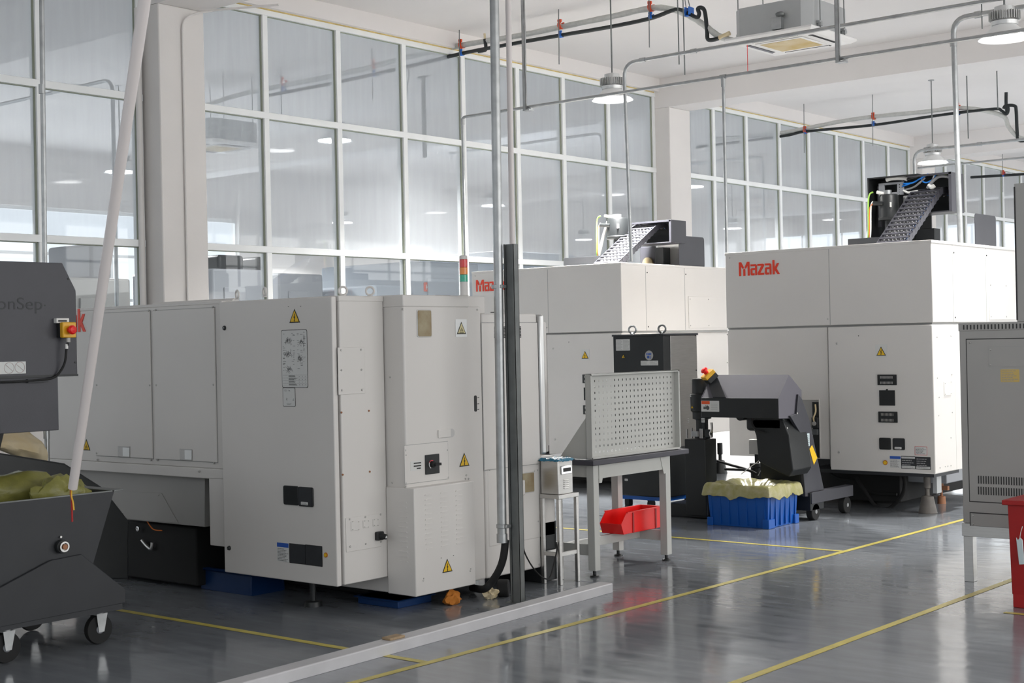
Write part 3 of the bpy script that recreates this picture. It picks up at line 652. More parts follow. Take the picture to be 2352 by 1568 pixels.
b = MB(); B2.bpx(b, 1176, 1103, 1201, 1138, .008, .022); b.build('window_latch', 'white', t, bevel=.006)
# beacon
p = P(1066, 679, 2, 1.908); 
b = MB(); b.lathe([(.032, 0), (.032, .004), (.0245, .006), (.0245, .087)], (p.x, p.y, 1.908), 24); s_ = b.build('beacon_stand', 'white', t)
z = 1.995
for m_, hh, n_ in (('lgr', .045, 'green_beacon'), ('lor', .045, 'amber_beacon'), ('lred', .05, 'red_beacon')):
    b = MB(); b.lathe([(.0245, 0), (.0265, .001), (.0265, hh-.002), (.0245, hh-.001)], (p.x, p.y, z), 24); b.build(n_, m_, t); z += hh
b = MB(); b.lathe([(.0255, 0), (.0255, .018), (.02, .024), (1e-5, .026)], (p.x, p.y, z), 24); b.build('beacon_cap', 'white', t)

# rags, blue pan, hose and wheels under the turning centre
def blob(name, c, r, m, lab, cat, seed=0, amp=.3, sub=3, parent=None, group=None, pw=3.0):
    bm = bmesh.new(); bmesh.ops.create_icosphere(bm, subdivisions=sub, radius=1); rnd = random.Random(seed)
    from mathutils import noise as nz
    off = Vector((rnd.uniform(0, 50), rnd.uniform(0, 50), rnd.uniform(0, 50)))
    for v in bm.verts:
        k = 1+amp*nz.noise(v.co*pw*.5+off)+amp*.5*nz.noise(v.co*pw*1.5+off); v.co = Vector((v.co.x*r[0]*k, v.co.y*r[1]*k, max(-r[2]*.85, v.co.z*r[2]*k)))
    zm = min(v.co.z for v in bm.verts)
    mb = MB(); mb.add([Vector(c)+v.co-Vector((0, 0, zm)) for v in bm.verts], [tuple(v.index for v in f.verts) for f in bm.faces]); bm.free()
    o = mb.build(name, m, parent, origin=None if parent else c)
    if lab: tag(o, lab, cat, group)
    return o
p = P(1070, 1365, 2, .0); blob('rag', (-6.02, 6.62, 0), (.035, .06, .045), 'orangerag', 'crumpled orange rag under the turning center beside the black hose', 'rag', 2, .6)
p = P(1150, 1350, 2, .0); blob('rag', (-5.95, 6.90, 0), (.04, .045, .035), 'sheet', 'crumpled beige rag on the floor left of the galvanised post', 'rag', 5, .7)
p = P(960, 1385, 2, 0); b = MB(); b.box((-6.55, 6.32, .0), (-6.20, 6.62, .05)); b.box((-6.57, 6.30, .042), (-6.18, 6.64, .05)); tag(b.build('drip_pan', 'blueshade', bevel=.01), 'blue plastic drip pan showing under the louvred box of the turning center', 'pan')
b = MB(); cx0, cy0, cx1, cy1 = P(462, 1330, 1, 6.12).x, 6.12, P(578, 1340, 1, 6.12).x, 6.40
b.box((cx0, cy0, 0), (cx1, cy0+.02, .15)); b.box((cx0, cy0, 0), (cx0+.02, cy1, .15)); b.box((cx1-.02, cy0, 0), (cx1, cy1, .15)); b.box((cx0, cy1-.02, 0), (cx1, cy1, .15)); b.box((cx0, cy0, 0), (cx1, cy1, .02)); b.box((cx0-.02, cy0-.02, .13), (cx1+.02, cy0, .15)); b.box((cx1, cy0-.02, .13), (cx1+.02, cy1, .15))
tag(b.build('storage_crate', 'blueshade', bevel=.008), 'blue plastic crate, darkened for shade, on the floor under the left electrical cabinet', 'crate')
b = MB(); p = P(1152, 1370, 2, 0)
b.cyl((-5.96, 6.98, .055), (-5.90, 7.02, .055), .055, n=20); tag(b.build('rubber_wheel', 'rubber', bevel=.008), 'black rubber wheel on the floor right behind the galvanised post', 'wheel')

# ================================================================== the two vertical machining centres (same model)
VX, VY = -5.3, 12.2
def make_vertical():
    t = thing('machining_center', (-6.4, 13.5, 0), 'large white machining center at the right with a raised spindle housing and red lettering', 'machine tool', 'white vertical machining centers')
    A = Face(1, VY, -1); Bf = Face(0, VX, 1)
    XLm = -7.41
    b = bx((XLm, VY, 1.715), (VX, 14.9, 2.425)); b.build('upper_enclosure', 'white', t, bevel=.006)
    bx((XLm-.003, VY-.004, 2.42), (VX+.004, 14.9, 2.447)).build('roof_rim', 'white', t, bevel=.003)
    bx((XLm, VY+.03, 1.695), (VX-.02, 14.9, 1.72)).build('seam_strip', 'seamg', t)
    ud, _ = A.uv(1903, 900)
    bx((ud+.012, VY-.012, .375), (VX, 12.66, 1.697)).build('electrical_cabinet', 'white', t, bevel=.008)
    bx((XLm, VY+.01, .47), (ud-.006, 14.8, 1.697)).build('side_body', 'white', t, bevel=.006)
    bx((ud-.008, VY+.02, .40), (ud+.014, 12.6, 1.697)).build('seam_strip', 'seamg', t)
    bx((-5.9, 12.664, .375), (VX-.004, 12.86, 1.697)).build('hinge_panel', 'white', t, bevel=.005)
    bx((-5.9, 12.864, .52), (VX-.06, 14.8, 1.697)).build('rear_body', 'white', t, bevel=.006)
    # seams of the upper enclosure
    b = MB(); Bf.box(b, 12.655, 1.72, 12.662, 2.42, 0, .001); b.build('panel_seam', 'seamg', t)
    b = MB(); Bf.box(b, 13.43, 1.72, 13.437, 2.42, 0, .001); b.build('panel_seam', 'seamg', t)
    u_, _ = A.uv(1905, 650); b = MB(); A.box(b, u_-.003, 1.72, u_+.003, 2.42, 0, .001); b.build('panel_seam', 'seamg', t)
    b = MB(); Bf.box(b, 13.50, 1.74, 14.35, 2.10, 0, .006); b.build('screwed_cover', 'white', t, bevel=.002)
    for y in (12.69, 13.46, 12.67, 13.9, 14.33): 
        pass
    me_r = .007
    def bs(F, uvs, r=.007, m='steel', d=0):
        for u, v in uvs:
            key = (F.ax, F.sgn, round(r, 4), m)
            if key not in screw_me: screws(t, F, [], r, m, d)
            p_ = F.pt(u, v, d); bmx = MB(); 
            if key not in screw_me:
                bb = MB(); bb.lathe([(r, -.003), (r, .002), (r*.8, .0045), (1e-6, .005)], (0, 0, 0), 10, axis=F.vec(1))
                me = bpy.data.meshes.new('screw'); me.from_pydata([q[:] for q in bb.v], [], bb.f); me.materials.append(M[m]); me.shade_smooth(); screw_me[key] = me
            o = bpy.data.objects.new('screw', screw_me[key]); C.objects.link(o); o.parent = t; o.location = p_-t.location
    bs(Bf, [(12.69, 2.35), (13.46, 2.35), (12.69, 1.76)], .008, 'black')
    bs(Bf, [(y, z) for y in (13.53, 13.92, 14.32) for z in (1.77, 2.07)], .007, 'steel', .006)
    # recess in the side body with its valve gear
    b = MB(); u0, v0, u1, v1 = A.rpx(1843, 918, 1882, 1080); v0 = .48
    A.box(b, u0, v0, u1, v1, -.012, -.009); rc = b.build('open_recess', 'greys', t); b = MB(); A.box(b, u0+(u1-u0)*.62, v0, u1, v1-.02, -.009, -.0); b.build('pipe_cluster', 'black', t)
    for a_, c_ in (((u0-.012, v0, u0, v1+.012)), ((u0, v1, u1, v1+.012))) if False else (): pass
    b = MB(); A.box(b, u0-.01, v1, u1+.01, v1+.01, -.011, 0); A.box(b, u1, v0, u1+.01, v1, -.011, 0); b.build('recess_rim', 'white', t)
    b = MB(); F2 = Face(1, VY-.0, -1); p = A.px(1873, 935); q = A.px(1870, 1000)
    b.tube(smoothpath([A.px(1875, 928, .02), A.px(1877, 945, .03), A.px(1872, 960, .03), A.px(1876, 975, .02)], 4), .008, 8); b.build('air_line', 'sheet', t)
    b = MB(); A.bpx(b, 1867, 958, 1881, 982, -.009, .03); b.build('air_regulator', 'black', t, bevel=.005)
    b = MB(); b.lathe([(.02, 0), (.02, .01), (.014, .012), (1e-5, .012)], A.px(1874, 972, .03), 16, axis=(0, -1, 0)); b.build('pressure_gauge', 'greys', t)
    b = MB(); A.bpx(b, 1869, 985, 1880, 998, -.009, .03); b.build('filter_bowl', 'acrylic', t)
    # front details of the electrical cabinet
    Fd = Face(1, VY-.012, -1)
    warn(t, Fd, 2024, 806, 21, plate='paper')
    for y0, y1, x0, x1 in ((860, 884, 2016, 2060), (945, 970, 2018, 2062)):
        u0, v0, u1, v1 = Fd.rpx(x0, y0, x1, y1); b = MB(); Fd.rrect(b, u0, v0, u1, v1, .004, 0, .008); v = b.build('vent_grille', 'black', t, bevel=.002)
        for a_, c_ in ((.10, .34), (.62, .86)):
            b = MB()
            for i in range(10): Fd.box(b, u0+(u1-u0)*(.15+.068*i), v0+(v1-v0)*a_, u0+(u1-u0)*(.15+.068*i)+(u1-u0)*.035, v0+(v1-v0)*c_, .008, .0095)
            b.build('grille_slots', 'steel', v)
    u0, v0, u1, v1 = Fd.rpx(2020, 896, 2056, 931); b = MB(); Fd.rrect(b, u0, v0, u1, v1, .003, 0, .006); k = b.build('black_cover', 'black', t, bevel=.002)
    b = MB(); Fd.disc(b, (u0+u1)/2, v1+.004, .009, 0, .006); b.build('cover_hook', 'black', k)
    for (x0, y0, x1, y1), m2 in (((2020, 1005, 2047, 1032), 0), ((2051, 1006, 2079, 1033), 1)):
        u0, v0, u1, v1 = Fd.rpx(x0, y0, x1, y1); b = MB(); Fd.rrect(b, u0, v0, u1, v1, .012, 0, .010); k = b.build('socket_cover', 'black', t, bevel=.003)
        if m2: 
            b = MB(); Fd.rrect(b, u0+.01, v0+.03, u1-.01, v1-.01, .006, .010, .0115); b.build('cover_window', 'dark2', k)
            label(t, Fd, 2056, 1026, 2072, 1031, rows=1, d=.0105, seed=8, name='small_label')
    label(t, Fd, 2102, 1026, 2129, 1044, rows=5, border='labelr', seed=9, lab='small white notice with a dark red edge')
    label(t, Fd, 2044, 1047, 2069, 1074, rows=8, head='lblue', seed=10, lab='white notice with a blue heading')
    for x0, x1, sd in ((2070.5, 2102.5, 11), (2104, 2137, 12)):
        l_ = label(t, Fd, x0, 1048+(x0-2070)*.05, x1, 1075.5+(x0-2070)*.05, rows=5, base='dark2', ink='seamg', border='signb', seed=sd, name='rating_plate')
        u0, v0, u1, v1 = Fd.rpx(x0, 1048+(x0-2070)*.05, x1, 1075.5+(x0-2070)*.05); b = MB(); Fd.box(b, u0+.002, v0+.002, u1-.002, v0+(v1-v0)*.22, .0013, .0022)
        if sd == 11: Fd.box(b, u0+.002, v1-(v1-v0)*.17, u1-.002, v1-.002, .0013, .0022)
        b.build('plate_band', 'paper', l_)
    u, v = Fd.uv(2033.5, 1062); b = MB(); Fd.disc(b, u, v, .022, 0, .005); k = b.build('round_indicator', 'orangerag', t); b = MB(); Fd.disc(b, u, v, .016, .005, .008); b.build('yellow_button', 'signy', k)
    bs(Fd, [Fd.uv(1922, 789), Fd.uv(1927, 1038)], .012); bs(Fd, [Fd.uv(1972, 771)], .004, 'black')
    bs(A, [A.uv(1901, 732), A.uv(1676, 592), A.uv(1671, 768), A.uv(1671, 832)], .007)
    # side face details
    F3 = Face(0, VX, 1)
    bs(F3, [F3.uv(x, y) for x, y in ((2152, 774), (2184, 771), (2153, 868), (2186, 860), (2156, 954), (2187, 947), (2157, 912), (2184, 1005), (2159, 1074), (2171, 1071), (2177, 1070), (2184, 1069))], .006)
    b = MB(); F3.bpx(b, 2168, 876, 2184, 908, -.002, .004); b.build('side_plate', 'white', t, bevel=.002)
    bs(F3, [F3.uv(x, y) for x, y in ((2170, 880), (2183, 877), (2170, 905), (2183, 903))], .004, 'steel', .004)
    F4 = Face(0, VX-.06, 1)
    b = MB(); F4.box(b, 12.95, .72, 13.5, 1.5, 0, .05); b.build('side_door', 'white', t, bevel=.008)
    b = MB(); F4.box(b, 13.02, .95, 13.4, 1.42, .05, .052); b.build('door_window', 'acrylic', t)
    # logo
    u0, v0 = A.uv(1698, 633); u1, _ = A.uv(1791, 630); logo(A, t, u0, v0-.004, u1-u0)
    # base, tank, feet, hose
    bx((-7.2, 12.75, .30), (-5.75, 14.6, .52)).build('cast_base', 'black', t, bevel=.02)
    bx((-7.25, 12.72, .04), (-5.88, 14.4, .30)).build('coolant_tank', 'rubber', t, bevel=.01)
    bx((-6.6, 12.25, .34), (VX-.04, 12.8, .375)).build('cabinet_underside', 'dark2', t)
    bx((-5.92, 12.9, .22), (-5.5, 13.6, .5)).build('tray_bracket', 'roomgrey', t, bevel=.01)
    for x, y in ((-5.48, 12.42), (-7.1, 12.9), (-5.6, 14.6), (-7.1, 14.6)):
        b = MB(); b.lathe([(.085, 0), (.08, .015), (.052, .15), (.03, .155), (.02, .16), (.02, .22), (.032, .225), (.032, .36)], (x, y, 0), 20); b.build('levelling_foot', 'footgrey' if y < 12.5 else 'black', t, bevel=.003)
    for x, y in ((-5.40, 12.42),):
        bx((x-.028, y+.0, .18), (x+.01, y+.1, .345)).build('foot_bracket', 'acgrey', t)
    p = P(2163, 1156, 2, 0.0); b = MB(); c = (p.x, p.y, 0); b.lathe([(.04, .0), (.035, .07), (.012, .075), (.012, .15), (.02, .155), (.02, .22)], c, 16); jk = b.build('jack_bolt', 'copper', t)
    bx((p.x-.07, p.y-.02, .13), (p.x+.07, p.y+.02, .17)).build('jack_bar', 'copper', jk)
    F5 = Face(1, 12.62, -1)
    b = MB(); b.tube(smoothpath([F5.px(x, y) for x, y in ((1966, 1095), (1985, 1125), (2010, 1160), (2040, 1168), (2070, 1140), (2078, 1110), (2072, 1085))], 6), .018, 10); b.build('coolant_hose', 'rubber', t)
    F5 = Face(1, 12.66, -1)
    b = MB(); b.tube(smoothpath([F5.px(x, y) for x, y in ((1905, 1085), (1925, 1098), (1960, 1105), (2000, 1130), (2060, 1135))], 6), .014, 10); b.build('coolant_hose', 'rubber', t)
    return t
vm = make_vertical()
vm2 = copy_tree(vm); vm2.location = Vector(vm.location)+Vector((-3.62, .37, 0))
vm2['label'] = 'white machining center standing behind the black oil cooler, gear on its roof'
for o in [x for x in bpy.data.objects if x.parent == vm2]:     # the far machine shows no jack or hoses
    if o.name.split('.')[0] in ('coolant_hose', 'jack_bolt'):
        for ch in [x for x in bpy.data.objects if x.parent == o]: bpy.data.objects.remove(ch)
        bpy.data.objects.remove(o)

for o in bpy.data.objects:
    if o.parent == vm2 and o.name.startswith('maker_logo'): o.location.x -= .09
def roof_gear(t, d):
    """spindle motor, open cable housing and cable chain standing on a machine's roof; d holds photo pixels and distances"""
    Y = d['y']; zr = 2.44; mv = d.get('wide', 1)
    A = Face(1, Y, -1)
    # low tray
    u0, v0, u1, v1 = Face(1, Y-.25, -1).rpx(*d['tray']); bx((u0, Y-.25, zr), (u1, Y+.1, v1)).build('roof_tray', 'dark2', t, bevel=.004)
    # cable housing: open to the camera
    u0, v0, u1, v1 = A.rpx(*d['hood']); dp = .30; th = .012
    b = MB(); b.box((u0, Y+dp-th, v0), (u1, Y+dp, v1)); b.box((u0, Y, v1-th), (u1, Y+dp, v1)); b.box((u0, Y, v0), (u1, Y+dp, v0+th)); b.box((u1-th, Y, v0), (u1, Y+dp, v1)); b.box((u1-.03, Y-.004, v0), (u1, Y, v1)); b.box((u0, Y-.004, v1-.02), (u1, Y, v1))
    hd = b.build('cable_housing', 'dark', t, bevel=.003)
    b = MB(); b.box((u0+.01, Y+dp-th-.004, v0+.013), (u1-.014, Y+dp-th-.001, v1-.013)); b.build('housing_lining', 'black', hd)
    if 'back' in d:
        a0, w0, a1, w1 = A.rpx(*d['back']); b = MB(); b.box((a0, Y+dp-.02, zr), (a1, Y+dp, w1)); b.box((a0, Y-.02, zr), (a0+.012, Y+dp, w1)); b.box((a0, Y-.02, w1-.012), (a1, Y+dp, w1)); b.build('back_shroud', 'black', t, bevel=.003)
        b = MB(); b.box((a0+.05, Y+.10, w1-.50), (a0+.08, Y+.13, w1-.08)); b.build('shroud_flange', 'dark', t)
        a0, w0, a1, w1 = A.rpx(*d['plate']); b = MB(); hx0, hy0, hx1, hy1 = A.rpx(*d['plate_hole'])
        b.box((a0, Y+.06, w0), (hx0, Y+.075, w1)); b.box((hx1, Y+.06, w0), (a1, Y+.075, w1)); b.box((hx0, Y+.06, hy1), (hx1, Y+.075, w1)); b.box((hx0, Y+.06, w0), (hx1, Y+.075, hy0)); pl = b.build('bracket_plate', 'roomgrey', t, bevel=.002)
        b = MB()
        for k in range(6): b.cyl((a1-.045, Y+.058, w1-.03-.025*k), (a1-.045, Y+.062, w1-.03-.025*k), .006 if k < 2 else .003, n=10)
        b.build('bolt_holes', 'seam', pl)
        b = MB(); q0, q1, q2, q3 = A.rpx(*d['bar']); b.box((q0, Y+.02, q1), (q2, Y+.04, q3)); br = b.build('support_bar', 'alu', t, bevel=.003)
        for k in range(3): b = MB(); b.cyl(((q0+q2)/2-.01, Y+.015, q3-.03-.075*k), ((q0+q2)/2-.01, Y+.022, q3-.03-.075*k), .013, n=14); b.build('bar_bolt', 'chrome', br)
    # spindle motor
    Fm = Face(1, Y-.10, -1); m0, n0, m1, n1 = Fm.rpx(*d['motor']); cx = (m0+m1)/2; r = (m1-m0)/2*.92
    b = MB(); pr = [(r*.45, zr), (r*.45, n0-.03), (r*1.02, n0-.03), (r*1.06, n0), (r*.98, n0+.02)]; b.lathe([(r*.42, zr), (r*.42, n0-.035), (r*1.04, n0-.03), (r*1.08, n0-.005), (r*1.0, n0+.005), (r, n1-.02), (r*.9, n1), (1e-5, n1)], (cx, Y-.10+.0, 0), 32); mo = b.build('spindle_motor', 'black' if d.get('dk') else 'zincd', t)
    b = MB(); b.cyl((cx-.01, Y-.1, n1), (cx-.01, Y-.1, n1+.045), r*.42, n=20); b.build('encoder_cap', 'zinc', mo)
    b = MB(); b.cyl((cx-r*.2, Y-.1-r*.9, (n0+n1)/2+.02), (cx-r*1.25, Y-.1-r*1.0, (n0+n1)/2+.03), .022, n=12); b.build('motor_plug', 'black', mo)
    b = MB(); b.cyl((cx-r*.3, Y-.1-r*.55, n1+.01), (cx-r*1.0, Y-.1-r*.6, n1+.03), .018, n=12); b.build('encoder_plug', 'cwhite', mo)
    b = MB(); b.box((cx+r*.55, Y-.1-r*.95, (n0+n1)/2-.02), (cx+r*.66, Y-.1-r*.72, (n0+n1)/2+.03)); b.build('motor_label', 'paper', mo)
    b = MB(); b.box((cx+r*.1, Y-.06, zr), (cx+r*.75, Y-.02, n0-.03)); b.build('motor_column', 'roomgrey', t)
    # cables of the motor
    for k, (m_, dx, z0) in enumerate((('cgreen', 0, n1+.03), ('corange', .012, (n0+n1)/2+.03), ('cwhite', .024, (n0+n1)/2+.05))):
        xx = cx-r*1.05-.02; b = MB(); b.tube(smoothpath([(xx, Y-.1-r, z0), (xx-.05+dx, Y-.1-r, z0-.06), (xx-.06+dx, Y-.1-r, (zr+n0)/2+.02), (xx-.13+dx, Y-.12, zr+.01)], 6), .008 if not d.get('thick') else .012, 8); b.build('motor_cable', m_, t)
    b = MB(); b.tube(smoothpath([(cx+r*.0, Y-.12-r*.3, zr+.12), (cx-.09, Y-.12-r*.5, zr+.13), (cx-.17, Y-.13-r*.5, zr)], 6), .010, 8); b.build('motor_cable', 'cgrey', t)
    b = MB(); b.cyl((cx+.0, Y-.12-r*.3, zr+.12), (cx+.06, Y-.12-r*.3, zr+.115), .02, n=12); b.build('hose_union', 'cwhite', t)
    # cable chain: rises away from the camera in a plane x = const, rungs across
    xr = d['chain_x']; Fc = Face(0, xr, 1); path = [Fc.px(*p) for p in d['chain']]; path = [Vector((0, p.y, p.z)) for p in path]
    wd = d['chain_w']; cp = roundpath(path, .14, 5); L_ = [0]
    for i in range(1, len(cp)): L_.append(L_[-1]+(cp[i]-cp[i-1]).length)
    def at(s):
        for i in range(1, len(cp)):
            if L_[i] >= s: f = (s-L_[i-1])/max(1e-6, L_[i]-L_[i-1]); return cp[i-1].lerp(cp[i], f), (cp[i]-cp[i-1]).normalized()
        return cp[-1], (cp[-1]-cp[-2]).normalized()
    n = d['links']; pitch = L_[-1]/n; cc = None; b = MB(); b2 = MB(); b3 = MB()
    for i in range(n):
        p0, t0 = at(i*pitch); p1, t1 = at((i+.96)*pitch); nn = Vector((0, -t0.z, t0.y)); hh = .034
        for xx in (xr-.008, xr-wd): b.prism([Vector((xx, q.y, q.z)) for q in (p0-nn*hh*.8, p1-nn*hh*.8, p1+nn*hh, p0+nn*hh)], (.008, 0, 0))
        for s_ in (1, -1): b.prism([Vector((xr-wd, q.y, q.z)) for q in (p0+nn*hh*s_-t0*.002, p0+nn*hh*s_+t0*pitch*.34, p0+nn*(hh*s_-.008*s_)+t0*pitch*.34, p0+nn*(hh*s_-.008*s_)-t0*.002)], (wd, 0, 0))
        for k in range(7):
            u = xr-wd+.03+(wd-.06)*k/6
            (b2 if k != 6 else b3).cyl(Vector((u, p0.y, p0.z)), Vector((u, p1.y, p1.z)), .014 if k % 3 else .010, n=8)
    ch = b.build('cable_chain', 'dark', t, smooth=False); tag(ch, 'black ladder-like cable chain'); b2.build('chain_cables', 'cgrey', ch); b3.build('blue_hose', 'cblue', ch)
    # block behind, shield plate
    q0, q1, q2, q3 = Face(1, Y+.25, -1).rpx(*d['block']); bx((q0, Y+.25, zr), (q2, Y+.4, q3)).build('valve_block', 'black', t, bevel=.004)
    Fs = Face(0, d['shield_x'], 1); q0, q1, q2, q3 = Fs.rpx(*d['shield']); b = MB(); Fs.rrect(b, q0, zr-.01, q2, q3, .035, -.006, 0); b.build('shield_plate', 'dark', t, bevel=.001)
    return A, dp
d3 = dict(y=13.80, tray=(1947, 546, 2030, 562), hood=(2085, 399, 2186, 489), back=(1996, 404, 2112, 555), plate=(2012, 418, 2070, 448), plate_hole=(2025, 423, 2055, 441), bar=(2073, 449, 2084, 500),
          motor=(2019, 447, 2064, 499), chain_x=-5.9, chain=[(2083, 561), (2163, 437), (2180, 436), (2186, 452)], chain_w=.31, links=16, block=(2103, 525, 2146, 553), shield_x=-5.75, shield=(2240, 493, 2288, 575), dk=True)
A, dp = roof_gear(vm, d3)
Fk = Face(1, d3['y']+.05, -1)
def cable(par, name, m_, pts, r, F_=Fk, ddepth=None):
    b = MB(); b.tube(smoothpath([F_.px(x, y, (ddepth[i] if ddepth else 0)) for i, (x, y) in enumerate(pts)], 7), r, 8); return b.build(name, m_, par)
cable(vm, 'blue_hose', 'cblue', [(2075, 422), (2095, 420), (2110, 412), (2128, 402)], .009)
cable(vm, 'blue_hose', 'cblue', [(2072, 428), (2092, 421), (2112, 411), (2132, 399)], .007)
cable(vm, 'blue_hose', 'cblue', [(2117, 405), (2118, 415), (2128, 419), (2142, 412), (2150, 400)], .008)
cable(vm, 'black_cable', 'cgrey', [(2078, 436), (2098, 430), (2112, 420), (2125, 408)], .010)
cable(vm, 'black_cable', 'black', [(2075, 414), (2095, 409), (2115, 403), (2140, 401)], .012)
cable(vm, 'grey_conduit', 'cgrey', [(2130, 432), (2142, 416), (2158, 405), (2175, 405), (2184, 409)], .017)
cable(vm, 'green_cable', 'cgreen', [(2150, 408), (2160, 400), (2172, 401), (2180, 406)], .006)
cable(vm, 'white_cable', 'cwhite', [(2143, 410), (2146, 402), (2142, 397)], .009)
cable(vm, 'white_fitting', 'cwhite', [(2036, 413), (2046, 410), (2058, 409), (2070, 409), (2084, 411)], .022)
cable(vm, 'white_fitting', 'cwhite', [(2075, 437), (2085, 442), (2094, 441), (2108, 439)], .012)
cable(vm, 'white_fitting', 'cwhite', [(2133, 424), (2140, 430), (2146, 426)], .022)
d2 = dict(y=13.50, tray=(1294, 590, 1374, 607), hood=(1451, 508, 1542, 560), motor=(1397, 501, 1442, 543), chain_x=-9.1, chain=[(1424, 606), (1517, 516), (1527, 515), (1533, 524)], chain_w=.34, links=15, dk=True, block=(1505, 568, 1523, 600), shield_x=-8.95, shield=(1560, 543, 1618, 612))
roof_gear(vm2, d2)
F_ = Face(1, 13.9, -1); b = MB(); q = F_.rpx(1470, 566, 1506, 603); b.box((q[0], 13.9, 2.44), (q[2], 13.92, q[3])); b.build('gear_housing', 'dark', vm2, bevel=.01)
b = MB(); u_, v_ = F_.uv(1490, 603); b.cyl((u_, 13.87, v_-.01), (u_, 13.9, v_-.01), .07, n=24); b.build('brown_disc', 'brown', vm2)
b = MB(); q = F_.rpx(1523, 562, 1558, 607); b.box((q[0], 13.95, 2.44), (q[2], 13.97, q[3])); b.build('pale_panel', 'greys', vm2)
cable(vm2, 'white_conduit', 'cwhite', [(1412, 495), (1400, 503), (1393, 520), (1384, 550), (1377, 580), (1374, 592)], .018, Face(1, 13.4, -1))

# ================================================================== oil cooler, pump tank, oil drum tray between the machines
YC = 11.0; Fc_ = Face(1, YC, -1)
x0, z1 = Fc_.uv(1408, 770); x1, _ = Fc_.uv(1523, 766); y2 = P(1601, 768, 0, x1).y
t = thing('oil_cooler', ((x0+x1)/2, (YC+y2)/2, 0), 'tall black and grey oil cooler with four lifting rings standing behind the perforated bench', 'cooler')
bx((x0, YC, .62), (x1, YC+.12, z1-.01)).build('front_panel', 'black', t, bevel=.004)
bx((x0+.004, YC+.122, .62), (x1-.004, y2, z1-.012)).build('side_casing', 'steel', t, bevel=.004)
bx((x0-.01, YC-.008, z1-.012), (x1+.008, y2+.008, z1+.006)).build('lid', 'dark2', t, bevel=.003)
bx((x0, YC+.02, .17), (x1, y2, .618)).build('oil_tank', 'black', t, bevel=.01)
bx((x0+.02, YC+.04, .135), (x1-.02, y2-.02, .17)).build('trolley_deck', 'blue', t)
for xx in (x0+.07, x1-.07):
    for yy in (YC+.1, y2-.1):
        b = MB(); b.cyl((xx-.018, yy, .045), (xx+.018, yy, .045), .045, n=18); b.box((xx-.025, yy-.03, .075), (xx+.025, yy+.03, .135)); b.build('caster', 'rubber', t)
for px, py in ((1414, 768), (1488, 765), (1519, 763), (1591, 762)):
    p = P(px, py, 2, z1+.006); eyebolt(t, (min(max(p.x, x0+.03), x1-.03), min(max(p.y, YC+.03), y2-.03), z1+.006), .034, 'zinc', rot=math.radians(20))
label(t, Fc_, 1415, 779, 1447, 805, rows=8, cols=2, seed=21, name='notice_sheet', base='paper', ink='seamg')
label(t, Fc_, 1472, 828, 1512, 839, rows=4, cols=2, seed=22, name='notice_sheet', ink='seamg')
warn(t, Fc_, 1432, 818, 9)
u, v = Fc_.uv(1491, 816); b = MB(); Fc_.disc(b, u, v, .045, 0, .002, 28); k = b.build('round_sticker', 'greys', t)
b = MB()
for i in range(4): Fc_.box(b, u-.028+.014*i, v+.004, u-.018+.014*i, v+.022, .002, .003)
Fc_.disc(b, u-.01, v-.015, .013, .002, .003); Fc_.box(b, u+.008, v-.030, u+.016, v-.004, .002, .003); b.build('sticker_marks', 'lblue', k)
b = MB()
for i in range(4): Fc_.bpx(b, 1501+i*3.2, 769.4, 1503+i*3.2+(1 if i == 2 else 0), 770.6, 0, .001)
b.build('white_marks', 'paper', t)
label(t, Face(1, YC+.02, -1), 1435, 1099, 1442, 1104, rows=1, seed=23, name='small_label')
F_ = Face(0, x1-.004, 1); screws(t, F_, [(1527, 773), (1597, 770), (1599, 850)], r=.007, m='black')
F_ = Face(1, YC-.05, -1)
for k, pts in enumerate((((1380, 1100), (1388, 1085), (1400, 1078), (1425, 1066)), ((1378, 1092), (1392, 1095), (1410, 1082), (1430, 1075)))):
    b = MB(); b.tube(smoothpath([F_.px(x, y, .02*k) for x, y in pts], 6), .012, 8); tag(b.build('cooler_hose', 'rubber', t), None)

x0, z1 = Fc_.uv(1572, 1008); x1, _ = Fc_.uv(1619, 1008); y2 = P(1645, 1006, 0, x1).y
t = thing('coolant_pump', ((x0+x1)/2, (YC+y2)/2, 0), 'black vertical coolant pump on a narrow black tank beside the chip conveyor', 'pump')
bx((x0, YC, .03), (x1, y2, z1)).build('pump_tank', 'black', t, bevel=.005)
bx((x0-.25, YC+.05, .0), (x1+.02, y2+.3, .12)).build('tank_base', 'black', t, bevel=.01)
cx, cy = (x0+x1)/2+.0, YC+.13
b = MB(); b.lathe([(.07, 0), (.07, .02), (.055, .025), (.055, .17), (.085, .18), (.085, .24), (.10, .25), (.105, .40), (.085, .41), (.085, .53), (.078, .54), (1e-5, .54)], (cx, cy, z1), 28); mo = b.build('pump_motor', 'black', t)
b = MB(); b.lathe([(.079, .538), (.079, .543), (1e-5, .543)], (cx, cy, z1), 28); b.build('fan_cover', 'greys', mo)
F_ = Face(1, cy-.106, -1)
warn(t, F_, 1590, 934, 7)
label(t, Face(1, cy-.088, -1), 1585, 905, 1601, 911, rows=1, seed=31, name='motor_plate')
label(t, Face(1, cy-.088, -1), 1611, 960, 1619, 970, rows=3, seed=32, name='motor_plate')
label(t, Face(1, cy-.088, -1), 1580, 960, 1583, 970, rows=2, seed=33, name='motor_plate')
b = MB(); F_.bpx(b, 1577, 985, 1580, 1006, .0, .01); F_.bpx(b, 1588, 982, 1591, 1006, 0, .01); F_.bpx(b, 1608, 984, 1614, 1006, 0, .012); b.build('pump_fittings', 'chrome', t)
b = MB(); F_.bpx(b, 1592, 990, 1605, 1002, .0, .02); b.build('pressure_switch', 'zinc', t)
